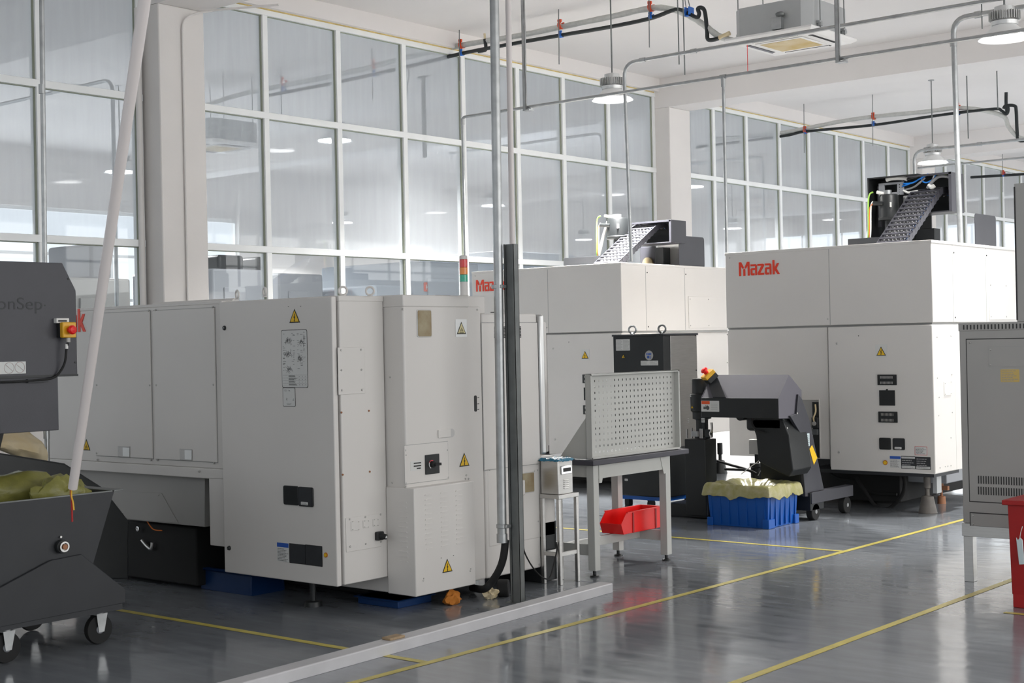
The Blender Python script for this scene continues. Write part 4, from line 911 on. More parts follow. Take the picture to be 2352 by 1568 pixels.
b = MB(); b.tube(smoothpath([F_.px(1634, 970), F_.px(1635, 985), F_.px(1631, 995), F_.px(1634, 1004)], 5), .012, 8); b.build('valve_stem', 'steel', t)
b = MB(); F_.bpx(b, 1620, 986, 1634, 1005, -.03, .01); b.build('valve_body', 'black', t, bevel=.006)

# ================================================================== chip conveyor of the right machine
YH = 10.9; A = Face(1, YH, -1); xr, zt = A.uv(1788, 915); xl, _ = A.uv(1610, 915); _, zb = A.uv(1788, 961)
S = Face(0, xr, 1); pa = S.px(1812, 860); pb = S.px(1841, 896); pc = S.px(1830, 958); 
t = thing('chip_conveyor', (-6.4, 11.3, 0), 'black chip conveyor with a grey-violet hood reaching over the blue crate', 'conveyor')
prof = [(YH, zb), (YH, zt), (pa.y, pa.z), (pb.y, pb.z), (pb.y, zb-.02)]
b = MB(); b.prism([Vector((xr, y, z)) for y, z in prof], (-.004, 0, 0)); tag(b.build('hood_end', 'violet', t, bevel=.001), 'grey-violet end plate')
b = MB(); b.prism([Vector((xl, y, z)) for y, z in prof], (.004, 0, 0)); b.build('hood_end', 'violet', t, bevel=.001)
b = MB(); b.prism([Vector((xl+.004, YH+.004, zt)), Vector((xl+.004, pa.y, pa.z)), Vector((xl+.004, pb.y, pb.z)), Vector((xl+.004, pb.y-.01, pb.z-.006)), Vector((xl+.004, pa.y, pa.z-.008)), Vector((xl+.004, YH+.01, zt-.004))], (xr-xl-.008, 0, 0)); b.build('sloping_hood', 'violet', t, bevel=.001)
bx((xl+.002, YH, zb), (xr-.002, YH+.008, zt)).build('front_panel', 'black', t, bevel=.002)
bx((xl+.01, YH+.009, zb+.03), (xr-.01, pb.y-.02, zt-.03)).build('discharge_box', 'black', t)
F_ = Face(1, YH-.001, -1)
lb = label(t, A, 1611, 920, 1652, 945, rows=0, seed=41, lab='white and orange warning label with a hand and gear drawing', name='warning_label')
u0, v0, u1, v1 = A.rpx(1611, 920, 1652, 945); b = MB(); A.box(b, u0+.004, v1-.03, u0+(u1-u0)*.48, v1-.003, .0022, .003); b.build('orange_band', 'orange', lb)
b = MB(); W = u1-u0; H = v1-v0; A.disc(b, u0+W*.36, v0+H*.34, .018, .0022, .003); A.box(b, u0+W*.12, v0+H*.22, u0+W*.26, v0+H*.42, .0022, .003); A.line(b, u0+W*.12, v0+H*.46, u0+W*.38, v0+H*.46, .003, .0022, .003); A.line(b, u0+W*.26, v0+H*.6, u0+W*.25, v0+H*.48, .004, .0022, .003); A.line(b, u0+W*.36, v0+H*.6, u0+W*.30, v0+H*.48, .004, .0022, .003)
for i in range(7): A.box(b, u0+W*.54, v0+H*(.18+.1*i), u0+W*.92, v0+H*(.18+.1*i)+.0012, .0022, .003)
b.build('label_drawing', 'print_', lb)
# strap carrying the stop button over the hood
hv = Vector((0, pa.y-YH, pa.z-zt)); nrm = Vector((0, -hv.z, hv.y)).normalized()
def hp(px, py):       # a point of the sloping hood seen at a pixel
    d_ = R @ Vector(((px-1176)/FPX, -(py-784)/FPX, -1)); o_ = Vector((0, 0, EYE)); p0 = Vector((0, YH, zt)); return o_+d_*((p0-o_).dot(nrm)/d_.dot(nrm))
b = MB(); q = [hp(1638, 914), hp(1668, 914), hp(1649, 868), hp(1627, 876)]; b.prism([v+nrm*.002 for v in q], nrm*.012); b.build('strap', 'dark2', t, bevel=.002)
c = (hp(1634, 876)+hp(1642, 872))/2; estop(t, c+nrm*.012, Vector((-.40, -.55, .75)), .105)
b = MB(); b.cyl(Vector(c)-Vector((.02, 0, .02)), c+nrm*.03, .03, n=8); b.build('button_bracket', 'dark2', t)
# sloping leg from the hood down to the machine
S2 = Face(0, xr+.02, 1)
legp = [(1834, 905), (1842, 915), (1858, 960), (1868, 1005), (1892, 1120), (1892, 1140), (1850, 1140), (1846, 1090), (1842, 1000), (1815, 955), (1830, 950)]
b = MB(); b.prism([S2.px(*q_) for q_ in legp], (-.03, 0, 0)); b.build('leg_side', 'dark', t, bevel=.003)
F_ = Face(1, YH+.25, -1); q0 = F_.px(1722, 962); q1 = F_.px(1740, 1080)
pts = [Vector((xr-.012, S2.px(x, y).y, S2.px(x, y).z)) for x, y in ((1822, 958), (1842, 1000), (1846, 1080), (1850, 1139), (1890, 1139), (1858, 965), (1842, 920))]
b = MB(); b.prism(pts, (-.40, 0, 0)); b.build('conveyor_leg', 'black', t, bevel=.01)
F_ = Face(1, 11.02, -1); b = MB(); F_.polypx(b, [(1722, 962), (1796, 962), (1812, 1000), (1822, 1080), (1812, 1095), (1790, 1085), (1742, 1060), (1736, 1000)], -.33, 0); b.build('drive_casing', 'black', t, bevel=.01)
b = MB(); b.box((xr-.40, YH+.12, .80), (xr-.03, YH+.36, zb+.03)); b.build('drive_housing', 'black', t, bevel=.03)
b = MB(); b.cyl((xr-.47, YH+.15, zb+.01), (xr-.47, YH+.35, zb+.01), .045, n=18); b.build('drive_motor', 'black', t)
b = MB(); b.tube(smoothpath([(xr-.30, YH+.1, zb+.02), (xr-.31, YH+.08, zb-.05), (xr-.26, YH+.08, zb-.11), (xr-.2, YH+.1, zb-.13)], 5), .010, 8); b.build('drive_cable', 'rubber', t)
label(t, Face(0, xr+.021, 1), 1853, 995, 1859, 1024, rows=6, seed=43, name='side_label', base='glassy')
b = MB(); Face(0, xr+.021, 1).polypx(b, [(1859, 1031), (1865, 1022), (1877, 1051), (1869, 1067)], 0, .002); b.build('yellow_label', 'signy', t)
screws(t, S2, [(1831, 949), (1808, 983)], r=.009)
# wheeled base frame
wx = xr+.02
pB = P(1978, 1135, 2, .17); 
b = MB(); b.box((xr-.55, 11.35, .09), (wx+.02, 11.6, .25)); b.build('base_frame', 'black', t, bevel=.004)
b = MB(); b.box((wx-.05, 11.36, .15), (wx+.03, 12.15, .25)); b.build('base_rail', 'dark', t, bevel=.003)
for yy in (11.45, 12.05):
    b = MB(); b.cyl((wx-.04, yy, .075), (wx+.02, yy, .075), .075, n=24); wl = b.build('base_wheel', 'rubber', t, bevel=.006); b = MB(); b.cyl((wx+.02, yy, .075), (wx+.024, yy, .075), .018, n=12); b.build('wheel_hub', 'zinc', wl)
b = MB(); b.cyl((xr-.13, 11.42, .25), (xr-.13, 11.42, .50), .010, n=10); b.build('adjusting_rod', 'chrome', t)
# junction gear seen under the hood against the machine
tt = thing('filter_unit', (-6.55, 11.75, 0), 'low black filter pumps with hoses and a grey box behind the blue crate', 'filter unit')
bx((-6.92, 11.64, 0), (-6.60, 12.0, .30)).build('filter_tank', 'black', tt, bevel=.01)
for xx, yy, hh in ((-6.84, 11.74, .42), (-6.68, 11.78, .40)):
    b = MB(); b.lathe([(.055, 0), (.055, hh-.31), (.065, hh-.30), (.065, hh-.29+.02), (1e-5, hh-.27)], (xx, yy, .30), 20); b.build('filter_pump', 'black', tt)
for k, pts in enumerate((((1645, 1058), (1660, 1062), (1680, 1068), (1715, 1078), (1735, 1088)), ((1665, 1077), (1690, 1078), (1720, 1080), (1738, 1088)))):
    F_ = Face(1, 11.5-.04*k, -1); b = MB(); b.tube(smoothpath([F_.px(*p) for p in pts], 6), .012, 8); b.build('black_hose', 'rubber', tt)
F_ = Face(1, 11.42, -1)
for pts in (((1703, 1088), (1722, 1073), (1738, 1062), (1746, 1054)), ((1741, 1092), (1747, 1081), (1753, 1071))):
    b = MB(); b.tube(smoothpath([F_.px(*p) for p in pts], 5), .0035, 6); b.build('pale_tube', 'cwhite', tt)
F_ = Face(1, 12.0, -1); q = F_.rpx(1720, 1009, 1742, 1043); b = MB(); b.box((q[0], 12.0, q[1]), (q[2], 12.12, q[3])); b.build('grey_box', 'greys', tt, bevel=.004)
b = MB(); b.box(((q[0]+q[2])/2-.015, 12.04, .28), ((q[0]+q[2])/2+.015, 12.07, q[1]+.01)); b.build('box_post', 'black', tt)

# ================================================================== blue crate with bag
bx0, bx1, by0, by1, bh = -6.73, -6.13, 10.3, 10.80, .33
dy = 10.72-10.30
by0, by1 = 10.70, 11.22
t = thing('storage_crate', ((bx0+bx1)/2, (by0+by1)/2, 0), 'large bright blue plastic crate under the chip conveyor hood, lined with an olive bag', 'crate')
def taper(b, x0, y0, x1, y1, z0, z1, k=.02, th=.012):
    o = [(x0+k, y0+k), (x1-k, y0+k), (x1-k, y1-k), (x0+k, y1-k)]; u = [(x0, y0), (x1, y0), (x1, y1), (x0, y1)]
    oi = [(x0+k+th, y0+k+th), (x1-k-th, y0+k+th), (x1-k-th, y1-k-th), (x0+k+th, y1-k-th)]; ui = [(x0+th, y0+th), (x1-th, y0+th), (x1-th, y1-th), (x0+th, y1-th)]
    vs_ = [(x, y, z0) for x, y in o]+[(x, y, z1) for x, y in u]+[(x, y, z1) for x, y in ui]+[(x, y, z0+th) for x, y in oi]; fs = [(3, 2, 1, 0)]
    for i in range(4):
        j = (i+1) % 4; fs += [(i, j, 4+j, 4+i), (4+i, 4+j, 8+j, 8+i), (8+i, 8+j, 12+j, 12+i)]
    fs.append((12, 13, 14, 15)); return b.add(vs_, fs)
b = taper(MB(), bx0, by0, bx1, by1, 0, bh); b.build('crate_body', 'blue', t, bevel=.004)
b = MB(); b.box((bx0-.012, by0-.012, bh-.035), (bx1+.012, by0+.004, bh)); b.box((bx0-.012, by1-.004, bh-.035), (bx1+.012, by1+.012, bh)); b.box((bx0-.012, by0+.004, bh-.035), (bx0+.004, by1-.004, bh)); b.box((bx1-.004, by0+.004, bh-.035), (bx1+.012, by1-.004, bh)); b.build('crate_rim', 'blue', t, bevel=.003)
b = MB()
for i in range(7): u = bx0+.04+(bx1-bx0-.08)*i/6; b.box((u-.004, by0+.003, .015), (u+.004, by0+.022, bh-.03))
for i in range(6): u = by0+.05+(by1-by0-.10)*i/5; b.box((bx1-.022, u-.005, .015), (bx1-.003, u+.005, bh-.03))
b.build('crate_ribs', 'blue', t)
bx((bx0-.004, by0-.002, 0), (bx0+.05, by0+.02, .07)).build('crate_corner', 'blue', t, bevel=.004); bx((bx1-.02, by1-.07, 0), (bx1+.005, by1, .08)).build('crate_corner', 'blue', t, bevel=.004)
b = MB(); b.prism([(bx1-.06, by0-.004, 0), (bx1+.005, by0-.004, 0), (bx1+.005, by0+.10, 0), (bx1-.02, by0+.10, 0), (bx1-.02, by0+.02, 0), (bx1-.06, by0+.02, 0)], (0, 0, .08)); b.build('crate_corner', 'blue', t, bevel=.004)
def liner(name, x0, y0, x1, y1, z, drop, m, lab, seed, sag=.10, fl=.035):
    """a thin bag lying in a box, folded over its rim"""
    rnd = random.Random(seed); from mathutils import noise as nz
    prof = [(-.9, -sag), (-.6, -sag*.6), (-.25, .005), (0, .03), (.05, .022), (.12, 0), (.16, -.6), (.18, -1.)]
    N_ = 120; cx, cy = (x0+x1)/2, (y0+y1)/2; vs_ = []
    for k, (o_, h_) in enumerate(prof):
        for i in range(N_):
            a = 2*math.pi*i/N_; ca, sa = math.cos(a), math.sin(a); r_ = 1/max(abs(ca), abs(sa)); r_ = r_*.92+.08*min(r_, 1.15)
            n_ = nz.noise(Vector((ca*4+seed, sa*4, k*.5))); n2 = nz.noise(Vector((ca*11, sa*11+seed, k*.3)))
            if o_ <= 0: sx = (x1-x0)/2*(1+o_*.9); sy = (y1-y0)/2*(1+o_*.9); dz = h_+(.020*n_+.014*n2)*(1 if o_ > -.7 else 2)
            else:
                sx = (x1-x0)/2+fl*o_/.18*(1+.3*n2)+.006; sy = (y1-y0)/2+fl*o_/.18*(1+.3*n2)+.006
                dd = drop*(1+.45*n_+.25*n2); dz = h_ if h_ >= 0 else h_*dd
                if h_ >= 0: dz += .012*n2
            px_, py_ = cx+ca*r_*sx, cy+sa*r_*sy
            vs_.append((px_, py_, z+dz+.006))
    fs = [(k*N_+i, k*N_+(i+1) % N_, (k+1)*N_+(i+1) % N_, (k+1)*N_+i) for k in range(len(prof)-1) for i in range(N_)]+[tuple(range(N_))[::-1]]
    o = MB().add(vs_, fs).build(name, m, origin=(cx, cy, z-sag)); md = o.modifiers.new('thick', 'SOLIDIFY'); md.thickness = .002; md.offset = 1
    sb = o.modifiers.new('sub', 'SUBSURF'); sb.levels = 1; sb.render_levels = 1
    return tag(o, lab, 'bag')
liner('plastic_bag', bx0, by0, bx1, by1, bh, .085, 'bag2', 'crinkled olive plastic bag folded over the rim of the large blue crate', 4)

# ================================================================== perforated workbench
bxf, bxb, bya, byb, zt_ = -5.87, -6.36, 7.90, 8.84, .80
t = thing('workbench', ((bxf+bxb)/2, (bya+byb)/2, 0), 'grey workbench with a raised perforated back panel and dark worktop on square legs', 'workbench')
lw = .06
for x in (bxf-lw, bxb):
    for y in (bya, byb-lw):
        bx((x, y, .045), (x+lw, y+lw, zt_-.035)).build('leg', 'bench', t, bevel=.003)
        b = MB(); b.lathe([(.035, 0), (.03, .012), (.012, .018), (.012, .05)], (x+lw/2, y+lw/2, 0), 18); b.build('foot', 'black', t)
bx((bxf-.035, bya+lw, zt_-.13), (bxf, byb-lw, zt_-.037)).build('front_rail', 'bench', t, bevel=.002)
bx((bxb, bya+.01, zt_-.12), (bxf-lw, bya+.04, zt_-.037)).build('side_rail', 'bench', t, bevel=.002)
bx((bxb, byb-.04, zt_-.12), (bxf-lw, byb-.01, zt_-.037)).build('side_rail', 'bench', t, bevel=.002)
for yy, a_ in ((bya+lw, 1), (byb-lw, -1)):
    b = MB(); Face(0, bxf, 1).poly(b, [(yy, zt_-.04), (yy+a_*.07, zt_-.04), (yy+a_*.03, zt_-.16), (yy, zt_-.16)], 0, .004); g = b.build('gusset', 'bench', t)
    screws(t, Face(0, bxf, 1), [], .004)
bx((bxb, bya+.015, .145), (bxf-lw, bya+.045, .22)).build('lower_rail', 'bench', t, bevel=.002)
bx((bxb, byb-.045, .145), (bxf-lw, byb-.015, .22)).build('lower_rail', 'bench', t, bevel=.002)
bx((bxb+.21, bya+.045, .155), (bxb+.24, byb-.045, .22)).build('stretcher', 'bench', t, bevel=.002)
bx((bxb-.10, bya-.04, zt_-.035), (bxf+.03, 9.05, zt_)).build('worktop', 'benchtop', t, bevel=.004)
# perforated panel, true square holes
FP = Face(0, bxf-.02, 1); pu0, pu1, pv0, pv1 = bya-.0, 9.0, zt_+.005, 1.385
NU, NV = 22, 13; hs = .0105; b = MB()
us = [pu0+.055+(pu1-pu0-.11)*i/(NU-1) for i in range(NU)]; vs_ = [pv0+.04+(pv1-pv0-.09)*i/(NV-1) for i in range(NV)]
ub = [pu0+.012]; vb = [pv0+.008]
for u in us: ub += [u-hs/2, u+hs/2]
for v in vs_: vb += [v-hs*.7, v+hs*.7]
ub.append(pu1-.012); vb.append(pv1-.008)
grid = {}
def gv(i, j):
    if (i, j) not in grid: grid[(i, j)] = len(b.v); b.v.append(FP.pt(ub[i], vb[j], -.03))
    return grid[(i, j)]
for i in range(len(ub)-1):
    for j in range(len(vb)-1):
        if i % 2 == 1 and j % 2 == 1: continue
        b.f.append((gv(i, j), gv(i+1, j), gv(i+1, j+1), gv(i, j+1)))
pn = b.build('perforated_panel', 'bench', t, smooth=False); md = pn.modifiers.new('thick', 'SOLIDIFY'); md.thickness = .002; md.offset = 0
b = MB(); FP.box(b, pu0, pv0, pu0+.014, pv1, -.035, .012); FP.box(b, pu1-.014, pv0, pu1, pv1, -.035, .012); FP.box(b, pu0, pv1-.012, pu1, pv1, -.035, .012); FP.box(b, pu0, pv0, pu1, pv0+.012, -.035, .012); b.build('panel_frame', 'bench', t, bevel=.002)
b = MB(); F_ = Face(1, pu0+.012, -1); F_.poly(b, [(bxf-.056, pv0), (bxf-.056, pv0+.29), (bxb+.20, pv0+.01), (bxb+.2, pv0)], 0, .003); b.build('side_bracket', 'bench', t)
# red tote
b = MB(); F_ = Face(0, bxb+.155, 1); 
ty0, ty1, tz0, tz1 = 8.25, 8.72, .325, .47
def tote(x0, x1, y0, y1, z0, z1):
    b = MB(); side = [(y0+.03, z0), (y1-.02, z0), (y1, z1), (y0+.07, z1), (y0, z0+.075)]
    for x in (x0, x1-.004): b.prism([Vector((x, y, z)) for y, z in side], (.004, 0, 0))
    b.box((x0, y0+.03, z0), (x1, y1-.02, z0+.004)); b.prism([Vector((x0, y1-.024, z0)), Vector((x0, y1-.02, z0)), Vector((x0, y1, z1)), Vector((x0, y1-.004, z1))], (x1-x0, 0, 0))
    b.prism([Vector((x0, y0+.03, z0)), Vector((x0, y0+.034, z0)), Vector((x0, y0+.004, z0+.075)), Vector((x0, y0, z0+.075))], (x1-x0, 0, 0))
    return b
q0 = P(1430, 1218, 0, -6.05); q1 = P(1520, 1180, 0, -6.05)
ty0, ty1, tz1 = P(1427, 1222, 0, -6.02).y, P(1520, 1180, 0, -6.02).y, .375; tz0 = .222
r_ = thing('tote_bin', ((-6.02-6.20)/2, (ty0+ty1)/2, tz0), 'bright red open-fronted plastic bin sitting on the lower rails of the workbench', 'bin')
tote(-6.21, -6.02, ty0, ty1, tz0, tz1).build('bin_body', 'red', r_, bevel=.0015)
b = MB(); b.box((-6.235, ty0+.07, tz1-.006), (-6.045, ty0+.08, tz1+.002)) if False else None
b.box((-6.22, ty0+.07, tz1-.005), (-6.209, ty1+.01, tz1+.003)); b.box((-6.021, ty0+.07, tz1-.005), (-6.01, ty1+.01, tz1+.003)); b.box((-6.22, ty1-.004, tz1-.005), (-6.01, ty1+.012, tz1+.003)); b.build('bin_rim', 'red', r_)
b = MB()
for y in (ty0+.14, ty1-.09): b.box((-6.02, y, tz0), (-6.016, y+.018, tz1))
b.build('bin_rib', 'redd', r_)
# flat sheet on the worktop
b = MB(); q = [P(1280, 1032, 2, zt_), P(1283, 1044, 2, zt_), P(1301, 1046, 2, zt_), P(1311, 1030, 2, zt_)]
b.prism([Vector((bxb-.05, bya-.1, zt_+.001)), Vector((bxb+.12, bya-.08, zt_+.001)), Vector((bxb+.18, bya+.14, zt_+.001)), Vector((bxb-.02, bya+.18, zt_+.001))], (0, 0, .003))
tag(b.build('plastic_sheet', 'glassy'), 'pale clear plastic sheet lying on the left end of the worktop', 'sheet')

# ================================================================== stainless box on its stand
SX = -5.88; y0 = P(1283, 1100, 0, SX).y; y1 = P(1317, 1100, 0, SX).y; z0 = .60; z1 = P(1300, 1056, 0, SX).z
xb_ = SX-.10
sy0, sy1 = P(1286, 1200, 0, SX).y-.006, P(1330, 1200, 0, SX).y
t = thing('steel_stand', (SX-.1, (sy0+sy1)/2, 0), 'slim stainless steel stand of square tube between the turning center and the workbench', 'stand')
for x in (SX-.024, SX-.16):
    for y in (sy0, sy1-.024): bx((x, y, 0), (x+.024, y+.024, z0-.03)).build('leg', 'steel', t, bevel=.002)
bx((SX-.162, sy0-.002, z0-.03), (SX+.002, sy1+.002, z0-.002)).build('stand_top', 'steel', t, bevel=.002)
for a_, c_ in (((SX-.022, sy0+.024, .19), (SX-.004, sy1-.024, .215)), ((SX-.158, sy0+.024, .19), (SX-.14, sy1-.024, .215)), ((SX-.14, sy0+.003, .19), (SX-.022, sy0+.02, .215))): bx(a_, c_).build('crossbar', 'steel', t)
t = thing('steel_box', (SX-.08, (y0+y1)/2, z0), 'small stainless steel box with a slot and louvres on the slim stand', 'box')
bx((SX-.15, y0, z0-.001), (SX-.005, y1, z1)).build('box_body', 'steel', t, bevel=.004)
F_ = Face(0, SX-.005, 1); u0, v0, u1, v1 = F_.rpx(1288, 1069, 1312, 1088); b = MB(); F_.rrect(b, u0, v0, u1, v1, .006, 0, .007); sl = b.build('slot_frame', 'chrome', t, bevel=.003)
b = MB(); F_.rrect(b, u0+.018, v0+.016, u1-.014, v1-.014, .003, .007, .008); b.build('slot', 'seam', sl)
b = MB()
for k in range(5):
    q = F_.rpx(1295, 1101+k*4.6, 1306, 1103.4+k*4.6); F_.rrect(b, q[0], q[1], q[2], q[3], .003, 0, .005)
b.build('louvres', 'steel', t, bevel=.002)
bmx = MB(); nx, ny = 14, 14; from mathutils import noise as nz
for i in range(nx+1):
    for j in range(ny+1):
        x = SX-.158+(.165)*i/nx; y = y0-.012+(y1-y0+.024)*j/ny; edge = min(i, j, nx-i, ny-j) == 0
        bmx.v.append(Vector((x, y, z1+.009+.011*nz.noise(Vector((x*60, y*60, 1)))-(.014 if edge else 0))))
bmx.f = [(i*(ny+1)+j, (i+1)*(ny+1)+j, (i+1)*(ny+1)+j+1, i*(ny+1)+j+1) for i in range(nx) for j in range(ny)]
o = bmx.build('blue_film', 'bluefilm'); md = o.modifiers.new('thick', 'SOLIDIFY'); md.thickness = .002; tag(o, 'crumpled blue plastic film over the top of the small stainless box', 'film')

# ================================================================== galvanised post with its conduit, hose and the floor rail
pp = Vector((-5.73, 6.85, 0))
t = thing('strut_post', pp, 'grey galvanised strut post standing upright behind the floor rail', 'post')
F_ = Face(1, 6.85, -1)
xa = F_.uv(1165, 1000)[0]; xc = F_.uv(1188, 1000)[0]; zt2 = F_.uv(1172, 560)[1]
b = MB(); th = .003
b.box((xa, 6.85, 0), (xa+th, 6.895, zt2)); b.box((xc-th, 6.85, 0), (xc, 6.895, zt2)); b.box((xa, 6.892, 0), (xc, 6.895, zt2)); b.box((xa, 6.85, 0), (xa+.014, 6.853, zt2)); b.box((xc-.014, 6.85, 0), (xc, 6.853, zt2)); b.build('channel', 'zincd', t)
b = MB(); b.box((xa+.014, 6.857, .0), (xc-.014, 6.859, zt2)); b.build('channel_cover', 'zincd', t)
bx((xa-.03, 6.83, 0), (xc+.03, 6.92, .006)).build('base_plate', 'zincd', t)
cx_ = F_.uv(1156.5, 400)[0]; rr = .031
t = thing('conduit_riser', (cx_-.0, 6.815, .5), 'thick galvanised conduit rising to the ceiling against the strut post', 'conduit')
zb_ = F_.uv(1158, 1242)[1]; cxb = F_.uv(1160, 1000)[0]
b = MB(); b.cyl((cxb-.012, 6.815, zb_), (cx_-.002, 6.815, CZ), rr*.93, n=20); b.build('conduit', 'zinc', t)
for yy in (658, 1206):
    z_ = F_.uv(1157, yy)[1]; b = MB(); b.cyl((cxb-.011, 6.815, z_-.012), (cxb-.011, 6.815, z_+.012), rr*1.12, n=20); b.box((cxb, 6.80, z_-.01), (xa+.02, 6.849, z_+.01)); b.build('conduit_clamp', 'zinc', t, bevel=.002)
b = MB(); b.cyl((cxb-.012, 6.815, zb_-.005), (cxb-.012, 6.815, zb_+.05), rr*1.08, n=20); b.build('end_coupling', 'zinc', t)
F_ = Face(1, 6.84, -1)
b = MB(); b.tube(smoothpath([F_.px(*p) for p in ((1161, 1240), (1157, 1275), (1148, 1305), (1130, 1335), (1112, 1352))]+[P(1085, 1350, 2, .03)], 6), .024, 12); tag(b.build('flexible_hose', 'rubber'), 'thick black flexible hose curving from the conduit down under the turning center', 'hose')
F_ = Face(1, 7.0, -1); b = MB(); b.cyl(F_.px(1177, 565), F_.pt(F_.uv(1172, 0)[0]-.01, CZ-.001), .018, n=14)
tag(b.build('white_riser_pipe', 'pvc'), 'thin cream pipe running up to the ceiling just right of the thick conduit', 'pipe')
F_ = Face(1, 7.0, -1); b = MB(); b.tube(smoothpath([P(1190, 1140, 0, -6.03), P(1190, 1200, 0, -6.0), P(1200, 1232, 0, -6.0), P(1204, 1265, 0, -6.0), P(1222, 1300, 0, -5.98), P(1245, 1325, 0, -5.9)]+[P(1262, 1326, 0, -5.9), P(1272, 1295, 0, -5.9), P(1279, 1262, 0, -5.9), P(1277, 1245, 0, -5.9)], 6), .005, 8)
tag(b.build('power_cord', 'rubber'), 'thin black cord hanging down the side of the turning center right of the post', 'cord')
# floor rail
a = Vector((-5.27, 3.6, 0)); c = Vector((-5.49, 7.5, 0)); d_ = (c-a).normalized(); n_ = Vector((d_.y, -d_.x, 0))
b = MB(); b.prism([a-n_*.06, a+n_*.05, a+n_*.05+Vector((0, 0, .055)), a+n_*.045+Vector((0, 0, .06)), a-n_*.055+Vector((0, 0, .06)), a-n_*.06+Vector((0, 0, .055))], c-a)
tag(b.build('floor_rail', 'kerb', bevel=.002), 'long pale metal floor rail running along the floor in front of the turning center', 'rail')
p = P(903, 1466, 2, .06); b = MB(); b.box((p.x-.03, p.y-.055, .0605), (p.x+.035, p.y+.055, .074)); tag(b.build('wood_block', 'wood', bevel=.003), 'small flat block of wood lying on the floor rail', 'wood block')

# ================================================================== left foreground: separator head, chip conveyor body, sheet, chip cart
XH = -7.0; H_ = Face(0, XH, 1)
t = thing('chip_separator', (-7.25, 4.0, 1.17), 'dark grey chip conveyor head with embossed lettering and yellow stop button, at left edge', 'conveyor')
zt1 = 2.10; zc = H_.uv(175, 667)[1]; yr = H_.uv(176, 760)[0]; yc = H_.uv(143, 604)[0]; zb1 = H_.uv(176, 860)[1]; y2_ = H_.uv(137, 925)[0]; zb2 = H_.uv(100, 990)[1]; yl = 3.3
b = MB(); H_.poly(b, [(yl, zb1), (yr, zb1), (yr, zc), (yc, zt1), (yl, zt1)], -.55, 0); b.build('head_casing', 'dark', t, bevel=.003)
b = MB(); H_.poly(b, [(yl, zb2), (y2_, zb2), (y2_, zb1), (yl, zb1)], -.5, -.012); b.build('chute', 'dark', t, bevel=.003)
b = MB(); H_.box(b, yl, zb1-.008, yr+.002, zb1+.004, -.55, .004); b.build('bottom_lip', 'black', t)
u, v = H_.uv(-28, 710); ue, _ = H_.uv(104, 703)
tx = textobj('embossed_text', 'ConSep', H_, 0, v, .068, t, 'dark2', d=.0005, ext=.0015, bold=-.004)
me = tx.data; ys = [p.co.y for p in me.vertices]; ymin, ymax = min(ys), max(ys); r0 = H_.uv(-38, 703)[0]-t.location.y; r1 = H_.uv(97, 703)[0]-t.location.y
for p in me.vertices: p.co.y = r0+(p.co.y-ymin)/(ymax-ymin)*(r1-r0)
b = MB(); u, v = H_.uv(103, 701); H_.disc(b, u, v, .0045, 0, .0008); b.build('embossed_dot', 'black', t)
for px, py in ((157, 640), (173, 832)): 
    b = MB(); u, v = H_.uv(px, py); H_.disc(b, u, v, .006, 0, .003, 12); b.build('screw_hole', 'black', t)
# prohibition label
lb = label(t, H_, -50, 831, 59, 859, rows=0, rr=.002, name='prohibition_label', lab='white label with red prohibition circles')
for k, cxp in enumerate((-14, 20.5, 45)):
    u, v = H_.uv(cxp, 846-.06*cxp); ring = MB(); n_ = 28; r0, r1 = .0275, .0305
    for i in range(n_):
        a = 2*math.pi*i/n_; c_ = 2*math.pi*(i+1)/n_; H_.poly(ring, [(u+r0*math.cos(a), v+r0*math.sin(a)), (u+r1*math.cos(a), v+r1*math.sin(a)), (u+r1*math.cos(c_), v+r1*math.sin(c_)), (u+r0*math.cos(c_), v+r0*math.sin(c_))], .0013, .0022)
    H_.line(ring, u-.022, v+.018, u+.022, v-.018, .003, .0013, .0022); ring.build('prohibition_ring', 'labelr', lb)
    q = MB(); H_.disc(q, u-.008, v+.006, .003, .0013, .0018, 10); H_.line(q, u-.008, v+.003, u-.010, v-.016, .006, .0013, .0018); H_.line(q, u-.008, v, u+.006, v+.004, .002, .0013, .0018); q.build('figure', 'print_', lb)
# stop button box on the head
u, v = H_.uv(146, 758); bk = MB(); H_.bpx(bk, 123, 731, 152, 742, 0, .03); bk.build('white_bracket', 'cwhite', t, bevel=.002)
hz = MB(); H_.bpx(hz, 126.5, 735, 146, 739, .03, .032); hz.build('bracket_slot', 'black', t)
estop(t, H_.pt(u-.004, v, .0), Vector((1, -.0, 0)), .082)
gl = MB(); p0 = H_.pt(u-.002, v-.055, .045); gl.cyl(p0+Vector((0, 0, .015)), p0-Vector((0, 0, .012)), .013, n=14); gl.build('cable_gland', 'greys', t)
b = MB(); b.tube(smoothpath([p0-Vector((0, 0, .01)), H_.px(143, 800, .04), H_.px(141, 830, .035), H_.px(134, 852, .02), H_.px(118, 868, .012), H_.px(80, 873, .01), H_.px(40, 876, .01), H_.px(-30, 878, .01)], 6), .0065, 8); b.build('button_cable', 'rubber', t)
b = MB(); q = H_.px(143.5, 796, .04); b.cyl(q+Vector((0, 0, .014)), q-Vector((0, 0, .012)), .0085, n=12); b.build('cable_sleeve', 'cwhite', t)
b = MB(); H_.bpx(b, 62, 870, 108, 878, -.01, .012); b.build('cable_clip', 'dark2', t)
